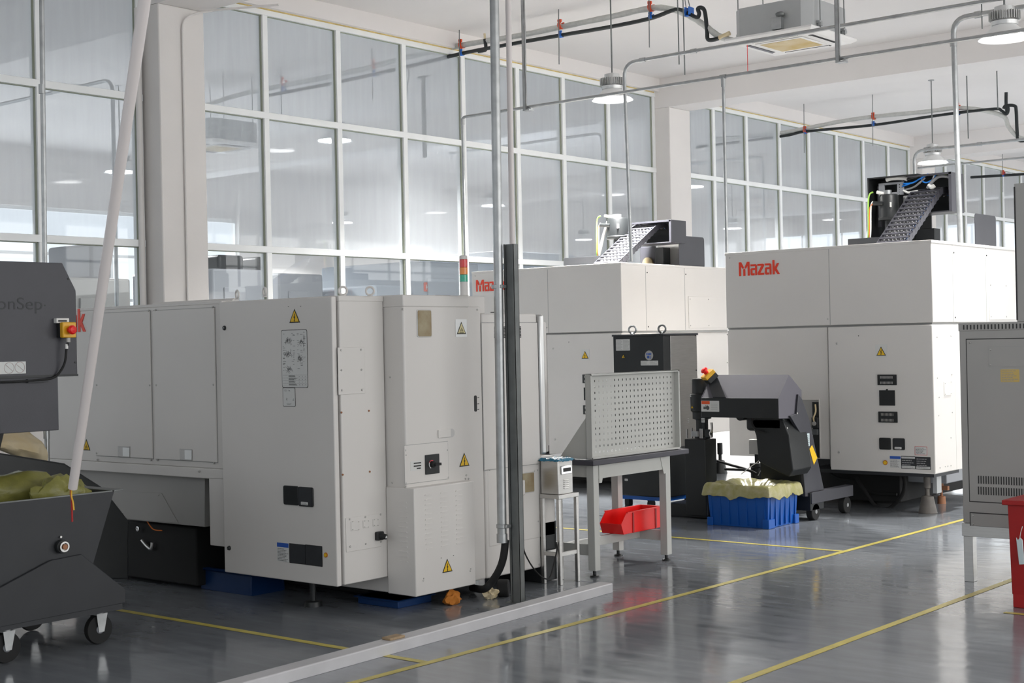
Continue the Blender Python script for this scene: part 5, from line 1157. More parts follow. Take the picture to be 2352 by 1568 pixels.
# conveyor body that slopes down to the turning centre
XB2 = -7.75; F_ = Face(0, XB2, 1)
tb = [F_.uv(*p) for p in ((-60, 1030), (40, 1046), (150, 1064), (238, 1120), (296, 1195), (296, 1330), (-60, 1330))]
b = MB(); F_.poly(b, tb, -.45, 0); b.build('sloping_body', 'black', t, bevel=.01)
b = MB(); F_.poly(b, [F_.uv(-40, 985), F_.uv(95, 985), F_.uv(80, 1050), F_.uv(-40, 1050)], -.45, -.40); b.build('body_neck', 'black', t)
b = MB(); b.box((-7.85, 3.35, .0), (-7.75, 3.45, 1.2)); b.build('support_leg', 'black', t)
# cream sheet
Fs = Face(0, -8.28, 1); N1, N2 = 26, 14; b = MB()
top = [(-60, 975), (0, 975), (60, 975), (101, 975)]; mid_ = [(-60, 1005), (0, 1010), (60, 1013), (101, 1018)]; low = [(-60, 1026), (0, 1034), (50, 1054), (101, 1074)]
def interp(row, t_):
    t_ *= len(row)-1; i = min(int(t_), len(row)-2); f = t_-i; return row[i][0]*(1-f)+row[i+1][0]*f, row[i][1]*(1-f)+row[i+1][1]*f
for i in range(N1+1):
    for j in range(N2+1):
        a_ = i/N1; c_ = j/N2
        p = interp(top, a_) if c_ == 0 else None
        P0 = interp(top, a_); P1 = interp(mid_, a_); P2 = interp(low, a_)
        if c_ < .4: f = c_/.4; q = (P0[0]*(1-f)+P1[0]*f, P0[1]*(1-f)+P1[1]*f); d_ = -.30*(1-f)
        else: f = (c_-.4)/.6; q = (P1[0]*(1-f)+P2[0]*f, P1[1]*(1-f)+P2[1]*f); d_ = .05*math.sin(f*3.1)
        d_ += .035*nz.noise(Vector((a_*7, c_*5, 3)))
        b.v.append(Fs.px(q[0], q[1], d_))
b.f = [(i*(N2+1)+j, (i+1)*(N2+1)+j, (i+1)*(N2+1)+j+1, i*(N2+1)+j+1) for i in range(N1) for j in range(N2)]
o = b.build('canvas_sheet', 'sheet'); md = o.modifiers.new('thick', 'SOLIDIFY'); md.thickness = .012; md.offset = -1; tag(o, 'yellowed cream canvas sheet draped over the conveyor below the dark head', 'sheet')

# chip cart
XC = -6.75; K = Face(0, XC, 1); zr_ = .84
t = thing('chip_cart', (-7.15, 4.2, 0), 'black tipping chip cart on swivel casters at the lower left corner', 'cart')
yre = K.uv(262, 1130)[0]; ya_ = K.uv(205, 1290)[0]
wdt = .85
def hopper(b, k0, k1):
    pass
yA = 3.15; 
# trough: outer profile in y-z, swept along x, open on top
prof_o = [(yA-.0, zr_), (yre, zr_), (ya_, .40), (yA+.35, .40)]
b = MB()
for xx in (XC, XC-wdt+.006): b.prism([Vector((xx, y, z)) for y, z in prof_o], (-.006, 0, 0))
th = .006
b.prism([Vector((XC-.006, yre, zr_)), Vector((XC-.006, yre-.008, zr_)), Vector((XC-.006, ya_-.008, .40)), Vector((XC-.006, ya_, .40))], (-(wdt-.012), 0, 0))
b.prism([Vector((XC-.006, yA, zr_)), Vector((XC-.006, yA+.008, zr_)), Vector((XC-.006, yA+.358, .40)), Vector((XC-.006, yA+.35, .40))], (-(wdt-.012), 0, 0))
b.box((XC-.006, yA+.35, .40), (XC-wdt+.006, ya_, .408)); b.build('hopper', 'dark2', t)
b = MB(); b.box((XC-.0, yA, zr_), (XC-.012, yre, zr_+.006)); b.box((XC-wdt, yA, zr_), (XC-wdt+.02, yre, zr_+.006)); b.prism([Vector((XC, yre-.01, zr_)), Vector((XC, yre+.06, zr_+.004)), Vector((XC, yre+.06, zr_+.008)), Vector((XC, yre-.01, zr_+.006))], (-wdt, 0, 0)); b.build('hopper_rim', 'zincd', t)
tp = [K.uv(*p) for p in ((-60, 1395), (-60, 1378), (112, 1286), (182, 1272), (283, 1352), (283, 1383), (205, 1398), (-60, 1450))]
b = MB(); K.poly(b, tp, .004, .022); b.build('side_frame', 'dark2', t, bevel=.003)
b = MB(); K.poly(b, tp, -wdt-.02, -wdt-.004); b.build('side_frame', 'dark2', t)
lowz = .205
b = MB(); b.box((XC+.02, yA-.1, lowz-.012), (XC-wdt-.02, K.uv(283, 1383)[0]-.02, lowz+.02)); b.build('base_plate', 'dark2', t)
u, v = K.uv(138, 1254); b = MB(); K.disc(b, u, v, .036, .0, .03, 24); pv = b.build('pivot_boss', 'black', t, bevel=.003)
b = MB(); b.lathe([(.028, .03), (.028, .045), (.020, .045), (.020, .032)], K.pt(u, v, 0), 24, axis=(1, 0, 0)); b.build('pivot_ring', 'steel', pv); b = MB(); K.disc(b, u, v, .014, .03, .05, 18); b.build('pivot_pin', 'copper', pv)
b = MB(); K.disc(b, u-.0, v+.05, .006, .0, .012, 10); b.build('pivot_grease_nipple', 'steel', pv)
def caster(x, y):
    b = MB(); b.box((x-.045, y-.045, .186), (x+.045, y+.045, .194)); b.cyl((x, y, .165), (x, y, .186), .03, n=18); k = b.build('caster_plate', 'zinc', t, bevel=.001)
    b = MB()
    for s_ in (1, -1): b.prism([Vector((x+s_*.03, yy, zz)) for yy, zz in ((y-.035, .17), (y+.035, .17), (y+.012, .07), (y-.022, .07))], (.003*s_, 0, 0))
    b.box((x-.03, y-.03, .162), (x+.03, y+.03, .17)); b.build('caster_fork', 'zinc', k)
    b = MB(); b.lathe([(.055, -.02), (.078, -.018), (.083, 0), (.078, .018), (.055, .02)], (x, y-.005, .083), 32, axis=(1, 0, 0)); w_ = b.build('caster_wheel', 'rubber', k)
    b = MB(); b.lathe([(1e-5, -.018), (.056, -.018), (.056, .018), (.03, .014), (.018, .026), (1e-5, .028)], (x, y-.005, .083), 24, axis=(1, 0, 0)); b.build('caster_hub', 'roomgrey', k)
p1 = P(228, 1478, 2, 0); p2 = P(15, 1522, 2, 0)
caster(p1.x, p1.y); caster(p2.x, p2.y); caster(XC-wdt+.08, p1.y); caster(XC-wdt+.08, p2.y-.3)
# bags in the cart
blob('plastic_bag', (XC-.45, P(60, 1130, 0, XC-.45).y, .60), (.22, .40, .19), 'bag', 'olive plastic bag slumped along the top of the black chip cart', 'bag', 12, .28, 4)
blob('plastic_bag', (XC-.125, P(150, 1140, 0, XC-.125).y-.02, .62), (.085, .16, .175), 'bag', 'pale olive bag corner sticking up in the cart under the leaning white pole', 'bag', 31, .4, 4)
b = MB(); p = P(195, 1117, 0, XC-.6); b.lathe([(.028, 0), (.03, .002), (.03, .045), (.024, .05), (.024, .055)], (p.x, p.y, zr_-.02), 18)
# leaning white pole
pa_ = P(167, 1121, 1, 4.2); pb_ = P(333, -4, 1, 4.0); dr_ = (pb_-pa_).normalized(); pt_ = pa_+dr_*((CZ-.02-pa_.z)/dr_.z)
t = thing('leaning_pole', pa_, 'long white plastic pole leaning in front of the left machines with wires at its end', 'pole')
b = MB(); b.tube([pa_, pa_.lerp(pt_, .5), pt_], .026, 20, rs=[.0235, .028, .032]); b.build('pole', 'pvc', t)
b = MB(); q = pa_; b.tube(smoothpath([q+Vector((-.01, 0, .02)), q+Vector((-.012, 0, -.04)), q+Vector((.0, 0, -.07)), q+Vector((.006, 0, -.11))], 5), .0042, 8); b.build('yellow_wire', 'yellow', t)
b = MB(); b.tube(smoothpath([q+Vector((-.014, 0, .02)), q+Vector((-.018, 0, -.03)), q+Vector((-.012, 0, -.06)), q+Vector((-.01, 0, -.17))], 5), .005, 8); b.build('dark_wire', 'redd', t)
# galvanised conduit at the far left
F_ = Face(0, -8.35, 1); t0 = F_.px(105.5, 1050); 
t = thing('conduit_riser', (t0.x, t0.y, 0), 'thin galvanised conduit in front of the leftmost glazing, standing on the floor', 'conduit')
pu = F_.px(97, 2); b = MB(); b.cyl((t0.x, t0.y, 0), (pu.x, pu.y+.01, CZ), .0165, n=14); b.build('conduit', 'zinc', t)
for py in (205, 997):
    z_ = F_.uv(100, py)[1]; y_ = t0.y+(pu.y-t0.y)*(z_/CZ); b = MB(); b.cyl((t0.x, y_, z_-.03), (t0.x, y_, z_+.03), .021, n=14); b.build('conduit_coupling', 'zinc', t)

# ================================================================== grey cabinet on its steel frame, red bin at the right edge
YG = 9.08; G = Face(1, YG, -1)
xg = G.uv(2208, 1000)[0]; zgb = G.uv(2213, 1200)[1]; zgt = G.uv(2206, 742)[1]; xgr = xg+1.15
t = thing('control_cabinet', (xg+.55, YG+.45, 0), 'grey metal control cabinet with slotted vents on a steel frame at the right edge', 'cabinet')
bx((xg, YG, zgb), (xgr, YG+.92, zgt)).build('cabinet_body', 'greys', t, bevel=.004)
bx((xg-.004, YG-.004, zgt-.052), (xgr+.004, YG+.924, zgt)).build('top_band', 'greys', t, bevel=.003)
b = MB(); zz0, zz1 = zgt-.043, zgt-.012
for k in range(46): G.box(b, xg+.03+k*.023, zz0, xg+.038+k*.023, zz1, .004, .006)
b.build('vent_slots', 'seam', t)
xd = G.uv(2223, 900)[0]; zd0 = G.uv(2228, 1150)[1]; zd1 = G.uv(2220, 780)[1]
b = MB(); G.box(b, xd-.006, zd0-.006, xgr-.04, zd1+.006, 0, .0008); b.build('door_gap', 'seam', t)
b = MB(); G.box(b, xd, zd0, xgr-.05, zd1, 0, .004); b.build('cabinet_door', 'greys', t, bevel=.001)
b = MB()
for row in (1092, 1117):
    u0, v0, u1, v1 = G.rpx(2247, row, 2252, row+18)
    for k in range(38): G.box(b, u0+k*.0165, v0, u0+k*.0165+.0075, v1, .004, .0055)
b.build('vent_slots', 'seam', t)
b = MB(); G.box(b, G.uv(2229, 1195)[0]-.004, G.uv(2229, 1207)[1], xgr-.1, G.uv(2229, 1177)[1]+.004, 0, .0008); b.build('plate_gap', 'seam', t)
b = MB(); G.box(b, G.uv(2230, 1195)[0], G.uv(2229, 1207)[1]+.002, xgr-.1, G.uv(2229, 1178)[1], 0, .003); b.build('lower_plate', 'greys', t)
b = MB(); u0 = G.uv(2271, 800)[0]; G.box(b, u0-.002, G.uv(2271, 842)[1]-.002, xgr-.3, G.uv(2271, 797)[1]+.002, .004, .0045); b.build('plate_gap', 'seamg', t)
b = MB(); G.box(b, u0, G.uv(2271, 842)[1], xgr-.3, G.uv(2271, 797)[1], .004, .006); b.build('screwed_plate', 'greys', t)
screws(t, G, [(2228, 787), (2275, 803), (2275, 838), (2235, 1184), (2235, 1203)], r=.007, d=.004)
label(t, G, 2299, 848, 2342, 877, rows=7, base='labely', ink='seamg', d=.004, seed=51, lab='yellowed paper label with printed lines')
bx((xg+.38, YG+.0, zgt), (xgr, YG+.92, 2.55)).build('upper_cabinet', 'greys', t, bevel=.004)
xu = G.uv(2334, 600)[0]; b = MB(); G.box(b, xu-.006, zgt+.01, xu+.004, 2.53, 0, .001); b.build('door_gap', 'seam', t)
zf = zgb-.002; lw = .062
bx((xg-.01, YG-.0, zf-.085), (xgr, YG+lw, zf)).build('frame_rail', 'steel', t, bevel=.002)
b = MB(); b.box((xg-.011, YG+.004, zf-.08), (xg-.0095, YG+lw-.004, zf-.004)); b.build('tube_opening', 'seam', t)
bx((xg, YG+lw, zf-.085), (xg+lw, YG+.92, zf)).build('frame_rail', 'steel', t, bevel=.002)
for x in (xg-.0, xgr-lw):
    for y in (YG, YG+.92-lw): bx((x, y, 0), (x+lw, y+lw, zf-.085)).build('frame_leg', 'steel', t, bevel=.002)
# red bin
XR_, YR_ = -3.19, 8.34; F_ = Face(1, YR_, -1); u0 = F_.uv(2305, 1160)[0]; z1 = F_.uv(2303, 1147)[1]; ub_ = F_.uv(2322, 1397)[0]
t = thing('plastic_bin', (u0+.35, YR_+.25, 0), 'tall dark red plastic bin on splayed feet cut off by the right edge', 'bin')
zb_ = .075
def frust(b, a0, b0, a1, b1, z0, z1_): 
    (x0, y0, x1, y1), (X0, Y0, X1_, Y1_) = (a0, b0, a1, b1), None
b = MB(); w2 = .72; dpt = .5
lo = [(ub_+.0, YR_+.02), (ub_+w2-.06, YR_+.02), (ub_+w2-.06, YR_+dpt-.03), (ub_, YR_+dpt-.03)]; hi = [(u0+.022, YR_), (u0+w2, YR_), (u0+w2, YR_+dpt), (u0+.022, YR_+dpt)]
b.add([(x, y, zb_) for x, y in lo]+[(x, y, z1-.02) for x, y in hi], [(3, 2, 1, 0), (4, 5, 6, 7), (0, 1, 5, 4), (1, 2, 6, 5), (2, 3, 7, 6), (3, 0, 4, 7)]); b.build('bin_body', 'redd', t, bevel=.006)
bx((u0-.005, YR_-.02, z1-.03), (u0+w2+.02, YR_+dpt+.02, z1)).build('bin_rim', 'redd', t, bevel=.006)
for x, y in ((ub_+.005, YR_+.02), (ub_+w2-.14, YR_+.02), (ub_+.005, YR_+dpt-.11), (ub_+w2-.14, YR_+dpt-.11)):
    bx((x, y, 0), (x+.075, y+.08, zb_+.01)).build('bin_foot', 'redd', t, bevel=.004)
b = MB(); F2 = Face(1, YR_-.004, -1); F2.polypx(b, [(2335, 1233), (2339, 1240), (2344, 1233), (2350, 1240), (2354, 1295), (2342, 1296)], 0, .012); tg = b.build('clear_pouch', 'glassy', t, bevel=.004)
b = MB(); b.tube(smoothpath([F2.px(2344, 1234, .01), F2.px(2346, 1222, .01), F2.px(2350, 1208, .01)], 4), .002, 6); b.build('pouch_string', 'cwhite', t)

# ================================================================== overhead services
def conduit(lab, pts, r=.016, rnd=.14, fit=(), name='conduit', m='zinc', parts=True):
    o = pts[0]; t = thing(name, o, lab, 'conduit')
    b = MB(); b.tube(roundpath(pts, rnd, 6), r, 12); b.build('conduit_tube', m, t)
    for p, d_ in fit:
        p = Vector(p); d_ = Vector(d_).normalized()*.035; b = MB(); b.cyl(p-d_, p+d_, r*1.3, n=12); b.build('conduit_coupling', m, t)
    return t
conduit('galvanised conduit with a bend dropping onto the left machining center', [(-8.79, 12.58, 2.449), (-8.82, 12.56, 4.55), (-2.6, 12.56, 4.55)], .019, .16, [((-7.95, 12.56, 4.55), (1, 0, 0)), ((-8.58, 12.56, 4.55), (1, 0, 0))])
conduit('stout bright conduit dropping onto the roof of the right machining center', [(-5.53, 13.41, 2.449), (-5.55, 13.39, 4.63), (-2.6, 13.39, 4.63)], .026, .15, [((-5.30, 13.39, 4.63), (1, 0, 0)), ((-5.55, 13.39, 4.40), (0, 0, 1))])
t = conduit('long low galvanised conduit crossing the hall, with one drop at each end', [(-10.93, 12.35, 2.9), (-10.93, 12.35, 4.2), (-2.6, 12.35, 4.2)], .0165, .05, [((-10.93, 12.35, 4.15), (0, 0, 1)), ((-7.48, 12.35, 4.2), (1, 0, 0))])
bx_ = MB(); bx_.cyl((-7.48, 12.35, 2.449), (-7.48, 12.35, 4.19), .0165, n=12); bx_.build('conduit_drop', 'zinc', t)
bx_ = MB(); bx_.cyl((-7.48, 12.35, 4.10), (-7.48, 12.35, 4.19), .023, n=12); bx_.build('conduit_tee', 'zinc', t)
bx_ = MB(); bx_.cyl((-10.93, 12.35, 2.449), (-10.93, 12.35, 2.9), .0165, n=12); bx_.build('conduit_drop', 'zinc', t)
def hanger(x, y, zb, lab):
    t = thing('strut_hanger', (x, y, zb), lab, 'hanger', 'strut hangers holding the low conduit')
    b = MB(); b.box((x-.02, y-.045, zb-.03), (x+.02, y-.042, CZ)); b.box((x-.02, y-.045, zb-.03), (x-.017, y-.02, CZ)); b.box((x+.017, y-.045, zb-.03), (x+.02, y-.02, CZ)); b.build('strut', 'zinc', t)
    b = MB(); b.box((x-.02, y-.05, zb-.035), (x+.07, y+.03, zb-.022)); b.box((x+.05, y-.02, zb-.022), (x+.07, y+.02, zb+.0)); b.build('hanger_foot', 'zinc', t)
hanger(-9.98, 12.35, 4.19, 'galvanised strut hanging from the ceiling just right of the thick conduit')
hanger(-6.22, 12.35, 4.19, 'galvanised strut hanging from the ceiling in front of the air conditioner')
# second bay
conduit('galvanised conduit with a bend just left of the bright vertical conduit, in the far bay', [(-9.10, 20.4, 0), (-9.10, 20.4, 4.35), (-5.5, 20.4, 4.35)], .022, .16, [((-8.1, 20.4, 4.35), (1, 0, 0))])
conduit('thin low galvanised conduit behind the sloping shade of the far lamp', [(-9.0, 20.3, 4.08), (-8.8, 20.3, 4.08), (-5.5, 20.3, 4.08)], .015, .05)
# conduits beyond the glass
for lab, px, py, L_ in (('pale conduit bending down behind the glass left of the second column', 1382, 305, 3.2), ('pale conduit bending down behind the glass left of the leaning pole', 258, 182, 3.5), ('dark conduit bending down behind the glass right of the second column', 1752, 358, 3.0)):
    p = P(px, py, 2, 4.53); x = max(min(p.x, -12.6), -13.6); p = P(px, py, 0, -13.3)
    conduit(lab, [(p.x, p.y, 0), (p.x, p.y, p.z), (p.x-L_, p.y, p.z)], .022, .16)
for lab, px, py in (('galvanised strut hanging behind the glass right of the fourth mullion', 972, 185),):
    p = P(px, py, 2, CZ-.06); t = thing('strut_hanger', (p.x, p.y, 4.2), lab, 'hanger')
    b = MB(); b.box((p.x-.025, p.y-.02, 4.3), (p.x+.025, p.y+.02, CZ)); b.build('strut', 'zincd', t); b = MB(); b.box((p.x-.08, p.y-.04, CZ-.02), (p.x+.08, p.y+.04, CZ)); b.build('strut_head', 'zincd', t)

def service_run(Y, black, white, lab1, lab2, rb=.0165+.006, rw=.033):
    F_ = Face(1, Y, -1); t = thing('drain_pipe', F_.px(*black[0]), lab1, 'pipe')
    b = MB(); b.tube(smoothpath([F_.px(*p) for p in black], 5), rb, 12); b.build('black_insulation', 'foamb', t)
    F2_ = Face(1, Y+.02, -1); t2 = thing('insulated_duct', F2_.px(*white[0]), lab2, 'duct')
    pth = smoothpath([F2_.px(*p) for p in white], 5); n_ = len(pth); b = MB(); b.tube(pth, rw, 14, rs=[rw*(1+.06*math.sin(i*2.3)) for i in range(n_)]); b.build('insulation_wrap', 'duct', t2)
    return F_, t, t2
Y1_ = 13.3
F_, t, t2 = service_run(Y1_, [(600, 222), (760, 192), (933, 154), (1060, 123), (1180, 100), (1288, 81), (1400, 62), (1495, 42), (1552, 22), (1580, 31), (1600, 40), (1606, 32), (1603, 20), (1612, 18), (1619, 28), (1624, 70), (1626, 90), (1640, 91), (1655, 86)],
   [(470, 243), (560, 215), (760, 175), (860, 152), (933, 132), (1060, 104), (1180, 84), (1288, 62), (1400, 39), (1495, 19), (1545, 22), (1590, 40), (1620, 60), (1650, 82), (1690, 96)],
   'black insulated pipe running from the air conditioner through the glazing beside a grey duct', 'pale grey insulated duct running from the air conditioner to the glazing above the black pipe')
b = MB(); b.tube(smoothpath([F_.px(1099, 118), F_.px(1111, 116), F_.px(1116, 112), F_.px(1114, 90)], 5), .022, 10); b.build('pipe_vent', 'foamb', t); b = MB(); b.cyl(F_.px(1114, 92), F_.px(1113, 77), .014, n=10); b.build('vent_cap', 'sheet', t)
b = MB(); b.cyl(F_.px(1652, 87), F_.px(1676, 76), .024, n=12); b.build('pipe_sleeve', 'sheet', t)
F2r, tt, tt2 = service_run(21.5, [(1600, 338), (1795, 313), (1850, 302), (2007, 287), (2120, 270), (2200, 259), (2285, 250), (2300, 254), (2312, 262), (2316, 250), (2312, 242)],
   [(1640, 320), (1795, 305), (1850, 295), (1930, 279), (2007, 268), (2120, 257), (2200, 248), (2260, 254), (2306, 268), (2316, 290), (2335, 312), (2360, 322)],
   'black insulated pipe across the far bay above the right machining center', 'pale insulated duct sagging above the black pipe in the far bay')
b = MB(); b.tube(smoothpath([F2r.px(*p) for p in ((2311, 212), (2311, 240), (2313, 258))], 4), .025, 10); b.build('pipe_vent', 'foamb', tt)
b = MB(); b.tube(smoothpath([F2r.px(*p) for p in ((2305, 250), (2310, 243), (2330, 243), (2334, 255), (2336, 300), (2340, 322), (2360, 322))], 4), .025, 10); b.build('pipe_trap', 'foamb', tt)
F_3 = Face(1, 29.1, -1); t3 = thing('drain_pipe', F_3.px(2330, 402), 'distant black insulated pipe at the right edge above the farthest glazing', 'pipe')
b = MB(); b.tube([F_3.px(2230, 407), F_3.px(2300, 403), F_3.px(2480, 392)], .028, 10); b.build('black_insulation', 'foamb', t3)
HANG = thing('pipe_hanger', (0, 0, 0), 'x', 'hanger', 'red and blue clip hangers on the overhead pipes')
def pipe_hanger(F_, px, yr, yb, lab, tail=.35, rr=.042, rb=.03, top=None):
    p1 = F_.px(px, yr); p2 = F_.px(px, yb); t = thing('pipe_hanger', (p1.x, p1.y, p2.z), lab, 'hanger', 'red and blue clip hangers on the overhead pipes')
    for p, r_, m_, n_ in ((p1, rr, 'orange' if False else 'redclip', 'red_clip'), (p2, rb, 'bluec', 'blue_clip')):
        b = MB(); c = Vector((p.x, F_.val, p.z)); N_ = 22; o_, i_ = [], []
        for k in range(N_):
            a = math.radians(40+280*k/(N_-1)); 
            for L__, r2 in ((o_, r_*1.12), (i_, r_*.98)): L__.append(Vector((c.x-.022, c.y+math.sin(a)*r2*-1, c.z+math.cos(a)*r2)))
        for k in range(N_-1): b.prism([o_[k], o_[k+1], i_[k+1], i_[k]], (.044, 0, 0))
        b.box((c.x-.022, c.y-r_*1.0, c.z+r_*.8), (c.x+.022, c.y-r_*.4, c.z+r_*1.5)); b.build(n_, m_, t)
    b = MB(); b.cyl((p1.x, F_.val-.055, p2.z-tail), (p1.x+.01, F_.val-.055, CZ), .006, n=8); b.build('threaded_rod', 'zincd', t); return t
M['redclip'] = mat('red_clip', (.72, .07, .015), .45)
for px, yr, yb, lab in ((1061, 103, 122, 'pipe hanger on the overhead run nearest the glazing, above the beacon'), (1289, 58, 80, 'pipe hanger on the overhead run between the thick conduit and the left lamp'), (1496, 17, 38, 'pipe hanger on the overhead run closest to the air conditioner'),
                        (861, 149, 170, 'pipe hanger seen through the glass of the second pane from the left'), (652, 189, 207, 'pipe hanger seen faintly through the glass of the first panes by the column')):
    pipe_hanger(Face(1, Y1_, -1), px, yr, yb, lab)
for px, yr, yb, lab in ((1850, 299, 303, 'pipe hanger where the far pipe leaves the glazing'), (2007, 268, 285, 'middle pipe hanger on the far run, left of the far lamp'), (2201, 246, 260, 'pipe hanger on the far run beside the bright vertical conduit')):
    pipe_hanger(Face(1, 21.5, -1), px, yr, yb, lab)
pipe_hanger(F_3, 2305, 398, 402, 'smallest pipe hanger on the distant pipe at the right edge')
bpy.data.objects.remove(HANG)
b = MB(); F_ = Face(1, Y1_, -1); c = F_.px(1583, 30); 
k = thing('pipe_strap', c, 'blue strap hanging on twin rods beside the pipe bend near the air conditioner', 'hanger')
b.box((c.x-.03, c.y-.05, c.z-.04), (c.x+.03, c.y+.05, c.z-.03)); b.box((c.x-.03, c.y-.05, c.z-.04), (c.x-.02, c.y+.05, c.z+.06)); b.box((c.x+.02, c.y-.05, c.z-.04), (c.x+.03, c.y+.05, c.z+.06)); b.build('strap', 'bluec', k)
for dx in (-.025, .025): b = MB(); b.cyl((c.x+dx, c.y-.02, c.z+.05), (c.x+dx*.4-.05, c.y-.02, CZ), .005, n=8); b.build('strap_rod', 'zincd', k)
def rod(px, y0, y1, Y, lab, r=.0065):
    F_ = Face(1, Y, -1); a = F_.px(px, y1); b = MB(); b.cyl(a, (a.x-.005, Y, CZ), r, n=8); tag(b.build('threaded_rod', 'zincd'), lab, 'rod')
rod(1573, 0, 172, 12.9, 'bare threaded rod hanging left of the air conditioner, longest of the two'); rod(1560, 0, 148, 12.56, 'bare threaded rod crossing the upper conduit left of the air conditioner')
rod(2224, 168, 318, 20.95, 'bare threaded rod in the far bay right of the bright vertical conduit', .009); rod(2292, 168, 250, 20.9, 'bare threaded rod in the far bay beside the black pipe bend', .009); rod(2256, 0, 66, 13.39, 'short threaded rod near the largest lamp')
b = MB(); b.tube(smoothpath([P(934, 152, 1, Y1_), P(939, 165, 1, Y1_-.03), P(936, 195, 1, Y1_-.03), P(933, 226, 1, Y1_-.03)], 5), .006, 8); tag(b.build('loose_wire', 'rubber'), 'loose dark wire dangling from the black pipe at the glazing', 'wire')

# air conditioner cassette
def cassette(x, y, z, lab, full=True):
    t = thing('air_conditioner', (x, y, z), lab, 'air conditioner', 'ceiling cassette air conditioners')
    h = .495; b = MB(); c_ = .09; w2 = .44
    pts = [(-w2+c_, -w2), (w2-c_, -w2), (w2, -w2+c_), (w2, w2-c_), (w2-c_, w2), (-w2+c_, w2), (-w2, w2-c_), (-w2, -w2+c_)]
    b.prism([Vector((x+a, y+e, z+.05)) for a, e in pts], (0, 0, .30)); b.build('casing', 'acgrey', t, bevel=.003)
    b = MB(); b.add([(x-h, y-h, z+.03), (x+h, y-h, z+.03), (x+h, y+h, z+.03), (x-h, y+h, z+.03), (x-h+.05, y-h+.05, z), (x+h-.05, y-h+.05, z), (x+h-.05, y+h-.05, z), (x-h+.05, y+h-.05, z), (x-h, y-h, z+.05), (x+h, y-h, z+.05), (x+h, y+h, z+.05), (x-h, y+h, z+.05)],
      [(4, 7, 6, 5), (0, 4, 5, 1), (1, 5, 6, 2), (2, 6, 7, 3), (3, 7, 4, 0), (8, 0, 1, 9), (9, 1, 2, 10), (10, 2, 3, 11), (11, 3, 0, 8), (8, 9, 10, 11)]); fp = b.build('face_panel', 'acwhite', t, bevel=.004)
    b = MB(); b.box((x-.27, y-.27, z-.010), (x+.27, y+.27, z-.001)); b.build('intake_rim', 'acwhite', fp, bevel=.003)
    b = MB(); b.box((x-.235, y-.235, z-.0125), (x+.235, y+.235, z-.0105)); g = b.build('stained_grille', 'stain', fp); tag(g, 'intake grille stained brown')
    for k in range(4):
        a = k*math.pi/2; m_ = Matrix.Rotation(a, 3, 'Z'); b = MB(); q = [Vector(v) for v in ((-.26, -.385, -.003), (.26, -.385, -.003), (.26, -.335, -.003), (-.26, -.335, -.003))]
        b.prism([Vector((x, y, z))+m_ @ v for v in q], (0, 0, .004)); sl = b.build('air_slot', 'seam', fp)
        b = MB(); q = [Vector(v) for v in ((-.25, -.365, -.012), (.25, -.365, -.012), (.25, -.34, -.005), (-.25, -.34, -.005))]; b.prism([Vector((x, y, z))+m_ @ v for v in q], (0, 0, .003)); b.build('louvre_blade', 'acwhite' if k != 3 else 'violet', fp)
    for sx in (-1, 1):
        for sy in (-1, 1):
            xx, yy = x+sx*(w2+.03), y+sy*(w2-.18); b = MB(); b.cyl((xx, yy, z+.06), (xx, yy, CZ), .006, n=8); b.build('hanging_rod', 'zincd', t)
            b = MB(); b.box((xx-.045*(sx > 0)-.01, yy-.03, z+.10), (xx+.045*(sx < 0)+.01, yy+.03, z+.125)); b.box((xx-.02, yy-.02, z+.075), (xx+.02, yy+.02, z+.105)); b.build('mounting_bracket', 'zinc', t)
    if full:
        b = MB(); b.box((x+.05, y-w2-.06, z+.06), (x+.16, y-w2-.001, z+.18)); b.build('drain_cover', 'zinc', t, bevel=.003)
        b = MB(); b.lathe([(.01, 0), (.045, .01), (.05, .03), (.03, .045), (1e-5, .05)], (x+.15, y-w2-.05, z+.18), 16); b.build('drain_knob', 'zincd', t)
        b = MB(); b.tube([(x-w2-.001, y-.1, z+.12), (x-w2-.10, y-.1, z+.12), (x-w2-.16, y-.1, z+.10)], .02, 10); b.build('drain_outlet', 'zinc', t)
        b = MB(); b.box((x-.35, y-.30, z-.3), (x-.344, y-.298, z-.003)); b.build('red_ribbon', 'red', t)
    return t
cassette(-7.28, 13.38, 4.645, 'ceiling air conditioner with a brown stained grille hanging at the top right')
t_ = cassette(-15.2, 12.75, 4.5, 'ceiling air conditioner seen faintly through the glass right of the first column', False)
p = P(500, 340, 2, 4.5)
d_ = Vector((p.x, p.y, 4.5))-Vector(t_.location)
t_.location = Vector((p.x, p.y, 4.5))

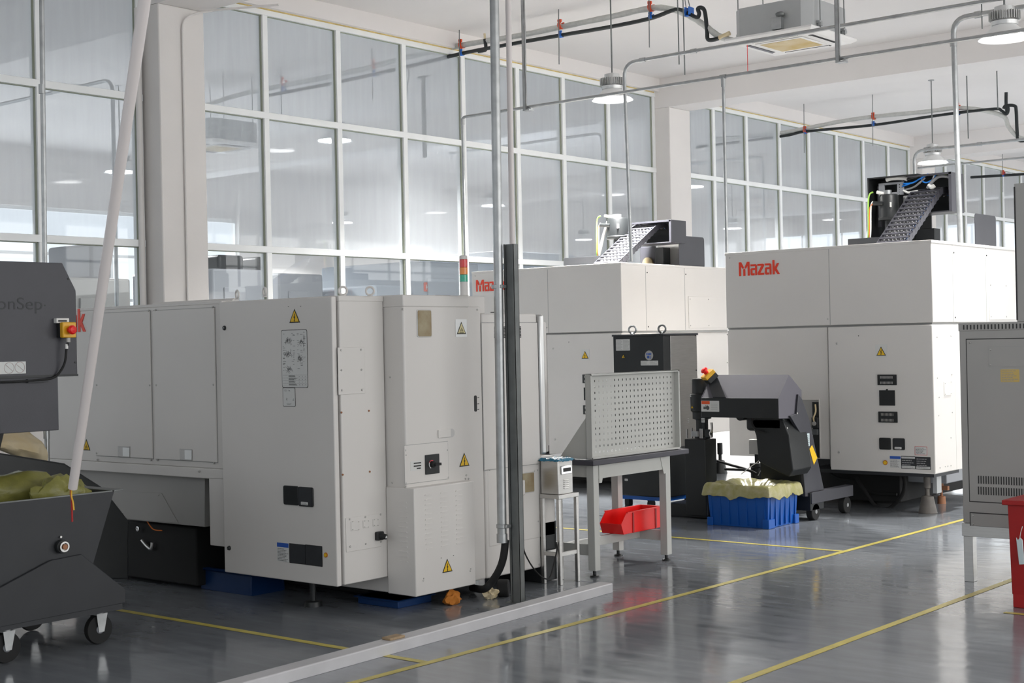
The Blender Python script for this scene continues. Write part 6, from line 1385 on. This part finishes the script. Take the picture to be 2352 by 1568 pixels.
# ================================================================== machines beyond the glass
def far_machine(px0, px1, pytop, X, dep, m, lab, name='machining_center', roof=None, red=None, win=None, door=True):
    F_ = Face(0, X, 1); u0, _ = F_.uv(px0, pytop); u1, zt = F_.uv(px1, pytop); t = thing(name, (X-dep/2, (u0+u1)/2, 0), lab, 'machine tool')
    bx((X-dep, u0, .12), (X, u1, zt)).build('enclosure', m, t, bevel=.03)
    bx((X-dep+.1, u0+.1, 0), (X-.1, u1-.1, .12)).build('base', 'black', t)
    if door:
        b = MB(); F_.box(b, u0+(u1-u0)*.2, .5, u0+(u1-u0)*.62, zt-.25, 0, .03); d = b.build('sliding_door', m, t, bevel=.01); b = MB(); F_.box(b, u0+(u1-u0)*.3, 1.1, u0+(u1-u0)*.52, zt-.5, .03, .035); b.build('door_window', 'black', d)
    if roof:
        for k, (a, c, hh, rm) in enumerate(roof): bx((X-dep*.8, u0+(u1-u0)*a, zt), (X-dep*.2, u0+(u1-u0)*c, zt+hh)).build('roof_unit', rm, t, bevel=.04)
    if red:
        a, c, v0, v1, txt = red; ua, ub2 = u0+(u1-u0)*a, u0+(u1-u0)*c; b = MB(); F_.rrect(b, ua, v0, ub2, v1, .02, .002, .006); pl = b.build('red_badge', 'redclip', t)
        if txt:
            o_ = textobj('badge_text', txt, F_, 0, v0+(v1-v0)*.22, (v1-v0)*.55, pl, 'paper', d=.008, ext=.002, bold=.01); me_ = o_.data; ys_ = [q.co.y for q in me_.vertices]; mn, mx_ = min(ys_), max(ys_); ly = t.location.y
            for q in me_.vertices: q.co.y = (ua-ly)+(ub2-ua)*(.12+.76*(q.co.y-mn)/(mx_-mn))
    return t
far_machine(150, 300, 640, -15.2, 1.6, 'greys', 'grey machine tool with a red badge behind the glass left of the leaning pole', roof=[(.62, .95, .45, 'roomgrey')], red=(-.02, .22, 1.62, 2.0, 'H'))
far_machine(488, 606, 620, -15.4, 1.8, 'roomgrey', 'dark grey machine behind the glass just right of the first column', roof=[(.0, .25, .35, 'black'), (.45, .95, .22, 'black')])
far_machine(640, 742, 630, -15.6, 1.8, 'roomgrey', 'grey box-like machine behind the glass between the second and third mullion', roof=[(-.1, .2, .25, 'black')])
far_machine(862, 948, 656, -14.8, 1.6, 'roomblue', 'pale blue-grey machine behind the glass above the right eyebolts', door=False)
far_machine(948, 1100, 606, -14.9, 2.0, 'roomblue', 'large blue-grey machine with a red badge behind the glass left of the beacon', red=(.15, .40, 2.42, 2.56, 'HAAS'))
far_machine(1150, 1320, 585, -16.5, 2.0, 'roomblue', 'pale machine behind the glass to the left of the spindle motor', door=False)
